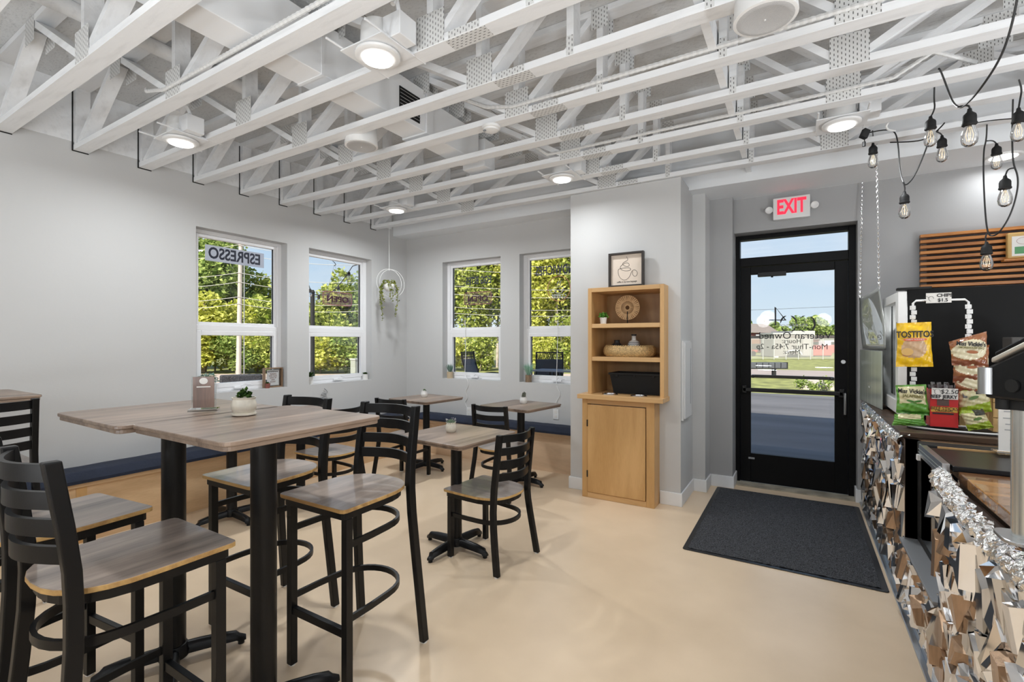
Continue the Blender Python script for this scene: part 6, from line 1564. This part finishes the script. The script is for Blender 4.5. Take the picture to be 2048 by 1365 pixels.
for u in (1505, 1534):
    c = atw(u, 708, 49.9); MB().cyl(c, c + Vector((-math.sin(YAW), math.cos(YAW), 0)) * .3, .36, n=16).build('wheel', RUBBER, t)
# chain-link fence
t = thing('chain_fence', 'chain-link fence with pale posts in front of the trailer', 'fence', gp(1580, 40))
FP = mat('fence_grey', (.40, .40, .39), .5)
for u in (1455, 1479, 1502, 1526, 1548, 1572, 1597, 1621, 1646, 1671, 1696):
    b = Vector(gp(u, 40)); MB().cyl(b, b + Vector((0, 0, 1.75)), .035, n=8).build('fence_post', FP, t)
a, b = Vector(gp(1455, 40)), Vector(gp(1696, 40))
MB().cyl(a + Vector((0, 0, 1.72)), b + Vector((0, 0, 1.72)), .025, n=6).build('top_rail', FP, t)
m = MB(); n = 130
for k in range(n):
    p = a.lerp(b, k / n); q = a.lerp(b, min(1, (k + 14) / n)); m.add([p + Vector((0, 0, .05)), p + Vector((.012, 0, .05)), q + Vector((.012, 0, 1.7)), q + Vector((0, 0, 1.7))], [(0, 1, 2, 3)])
    m.add([q + Vector((0, 0, .05)), q + Vector((.012, 0, .05)), p + Vector((.012, 0, 1.7)), p + Vector((0, 0, 1.7))], [(0, 1, 2, 3)])
tag(m.build('wire_mesh', FP, t), kind='stuff')
# roadside row of dark boxes, white rock and plants
t = thing('mailbox_row', 'row of dark mailboxes on one post beside the road', 'mailbox', gp(1549, 20))
for k in range(6): dbox(t, 'mail_box', 1502 + 12.2 * k, 726, 1512.5 + 12.2 * k, 737, 20, .45, mat('slate_box', (.075, .08, .09), .6), .01)
dbox(t, 'rail', 1498, 736.5, 1576, 738.5, 20, .4, DARK); dbox(t, 'back_board', 1498, 725, 1576, 737, 20.42, .05, DARK); dbox(t, 'post', 1547, 738, 1552.5, 757.5, 20.1, .15, DARK)
b = Vector(gp(1632, 15.2)); m = MB(); rnd = random.Random(21); P = []
for i in range(7):
    for j in range(14):
        a_ = 2 * math.pi * j / 14; r_ = math.cos(R(90 * i / 6.3)) * rnd.uniform(.92, 1.08); P.append((b.x + .52 * r_ * math.cos(a_), b.y + .32 * r_ * math.sin(a_), GZ - .04 + .36 * math.sin(R(90 * i / 6.3)) ** .6 * rnd.uniform(.92, 1.05)))
m.add(P, [(i * 14 + j, i * 14 + (j + 1) % 14, (i + 1) * 14 + (j + 1) % 14, (i + 1) * 14 + j) for i in range(6) for j in range(14)] + [tuple(6 * 14 + j for j in range(14))])
tag(m.build('boulder', mat('pale_rock', (.40, .36, .32), .85, var=.25, vscale=4, bump=.4, bscale=10)), 'large pale boulder at the edge of the asphalt seen through the door', 'rock')
for i, (u, lab) in enumerate(((1602, 'leafy weed at the left of the pale boulder'), (1650, 'leafy weed at the right of the pale boulder'), (1625, 'small weed in front of the pale boulder'))):
    tree(lab, gp(u, 14.6), .42 if i < 2 else .25, .22, L2, 260, 200 + i, .035, .02, .01, 'weeds round the boulder', name='weed', cat='weed')
pp = gp(1529, 95); t = thing('far_pole', 'far utility pole with two cross arms above the red building', 'pole', pp)
MB().tube([pp, (pp[0], pp[1], 6.3)], .12, 8).build('shaft', BARK, t)
r_ = Vector((math.cos(YAW), math.sin(YAW), 0))
for z, l in ((6.1, .45), (5.4, .8)): MB().beam(Vector((pp[0], pp[1], z)) - r_ * l, Vector((pp[0], pp[1], z)) + r_ * l, .12, .14).build('cross_arm', BARK, t)
tag(MB().tube([Vector((pp[0], pp[1], 0)) - r_ * 30 + Vector((0, 0, 7.2)), Vector((pp[0], pp[1], 7.8)), Vector((pp[0], pp[1], 0)) + r_ * 40 + Vector((0, 0, 9.5))], .035, 4).build('power_line', DARK), 'far power line crossing the sky in the door glass', 'cable')
for i, (u, w_, h, r, lab) in enumerate(((1545, 85, 4.6, 2.0, 'far tree right behind the red building'), (1572, 95, 4.3, 2.6, 'far tree behind the door logo'), (1612, 88, 7.0, 3.0, 'tallest far tree right of the door logo'), (1640, 92, 5.2, 2.6, 'far tree right of the tallest far tree'), (1662, 96, 4.6, 2.4, 'far tree at the right edge of the door glass'), (1494, 90, 5.6, 2.2, 'far tree at the left edge of the door glass'), (1680, 90, 4.2, 3, 'far tree hidden behind the door stile'))):
    tree(lab, gp(u, w_), h, r, L2, 2500, 220 + i, .30, .1, .2, 'far trees beyond the shed')
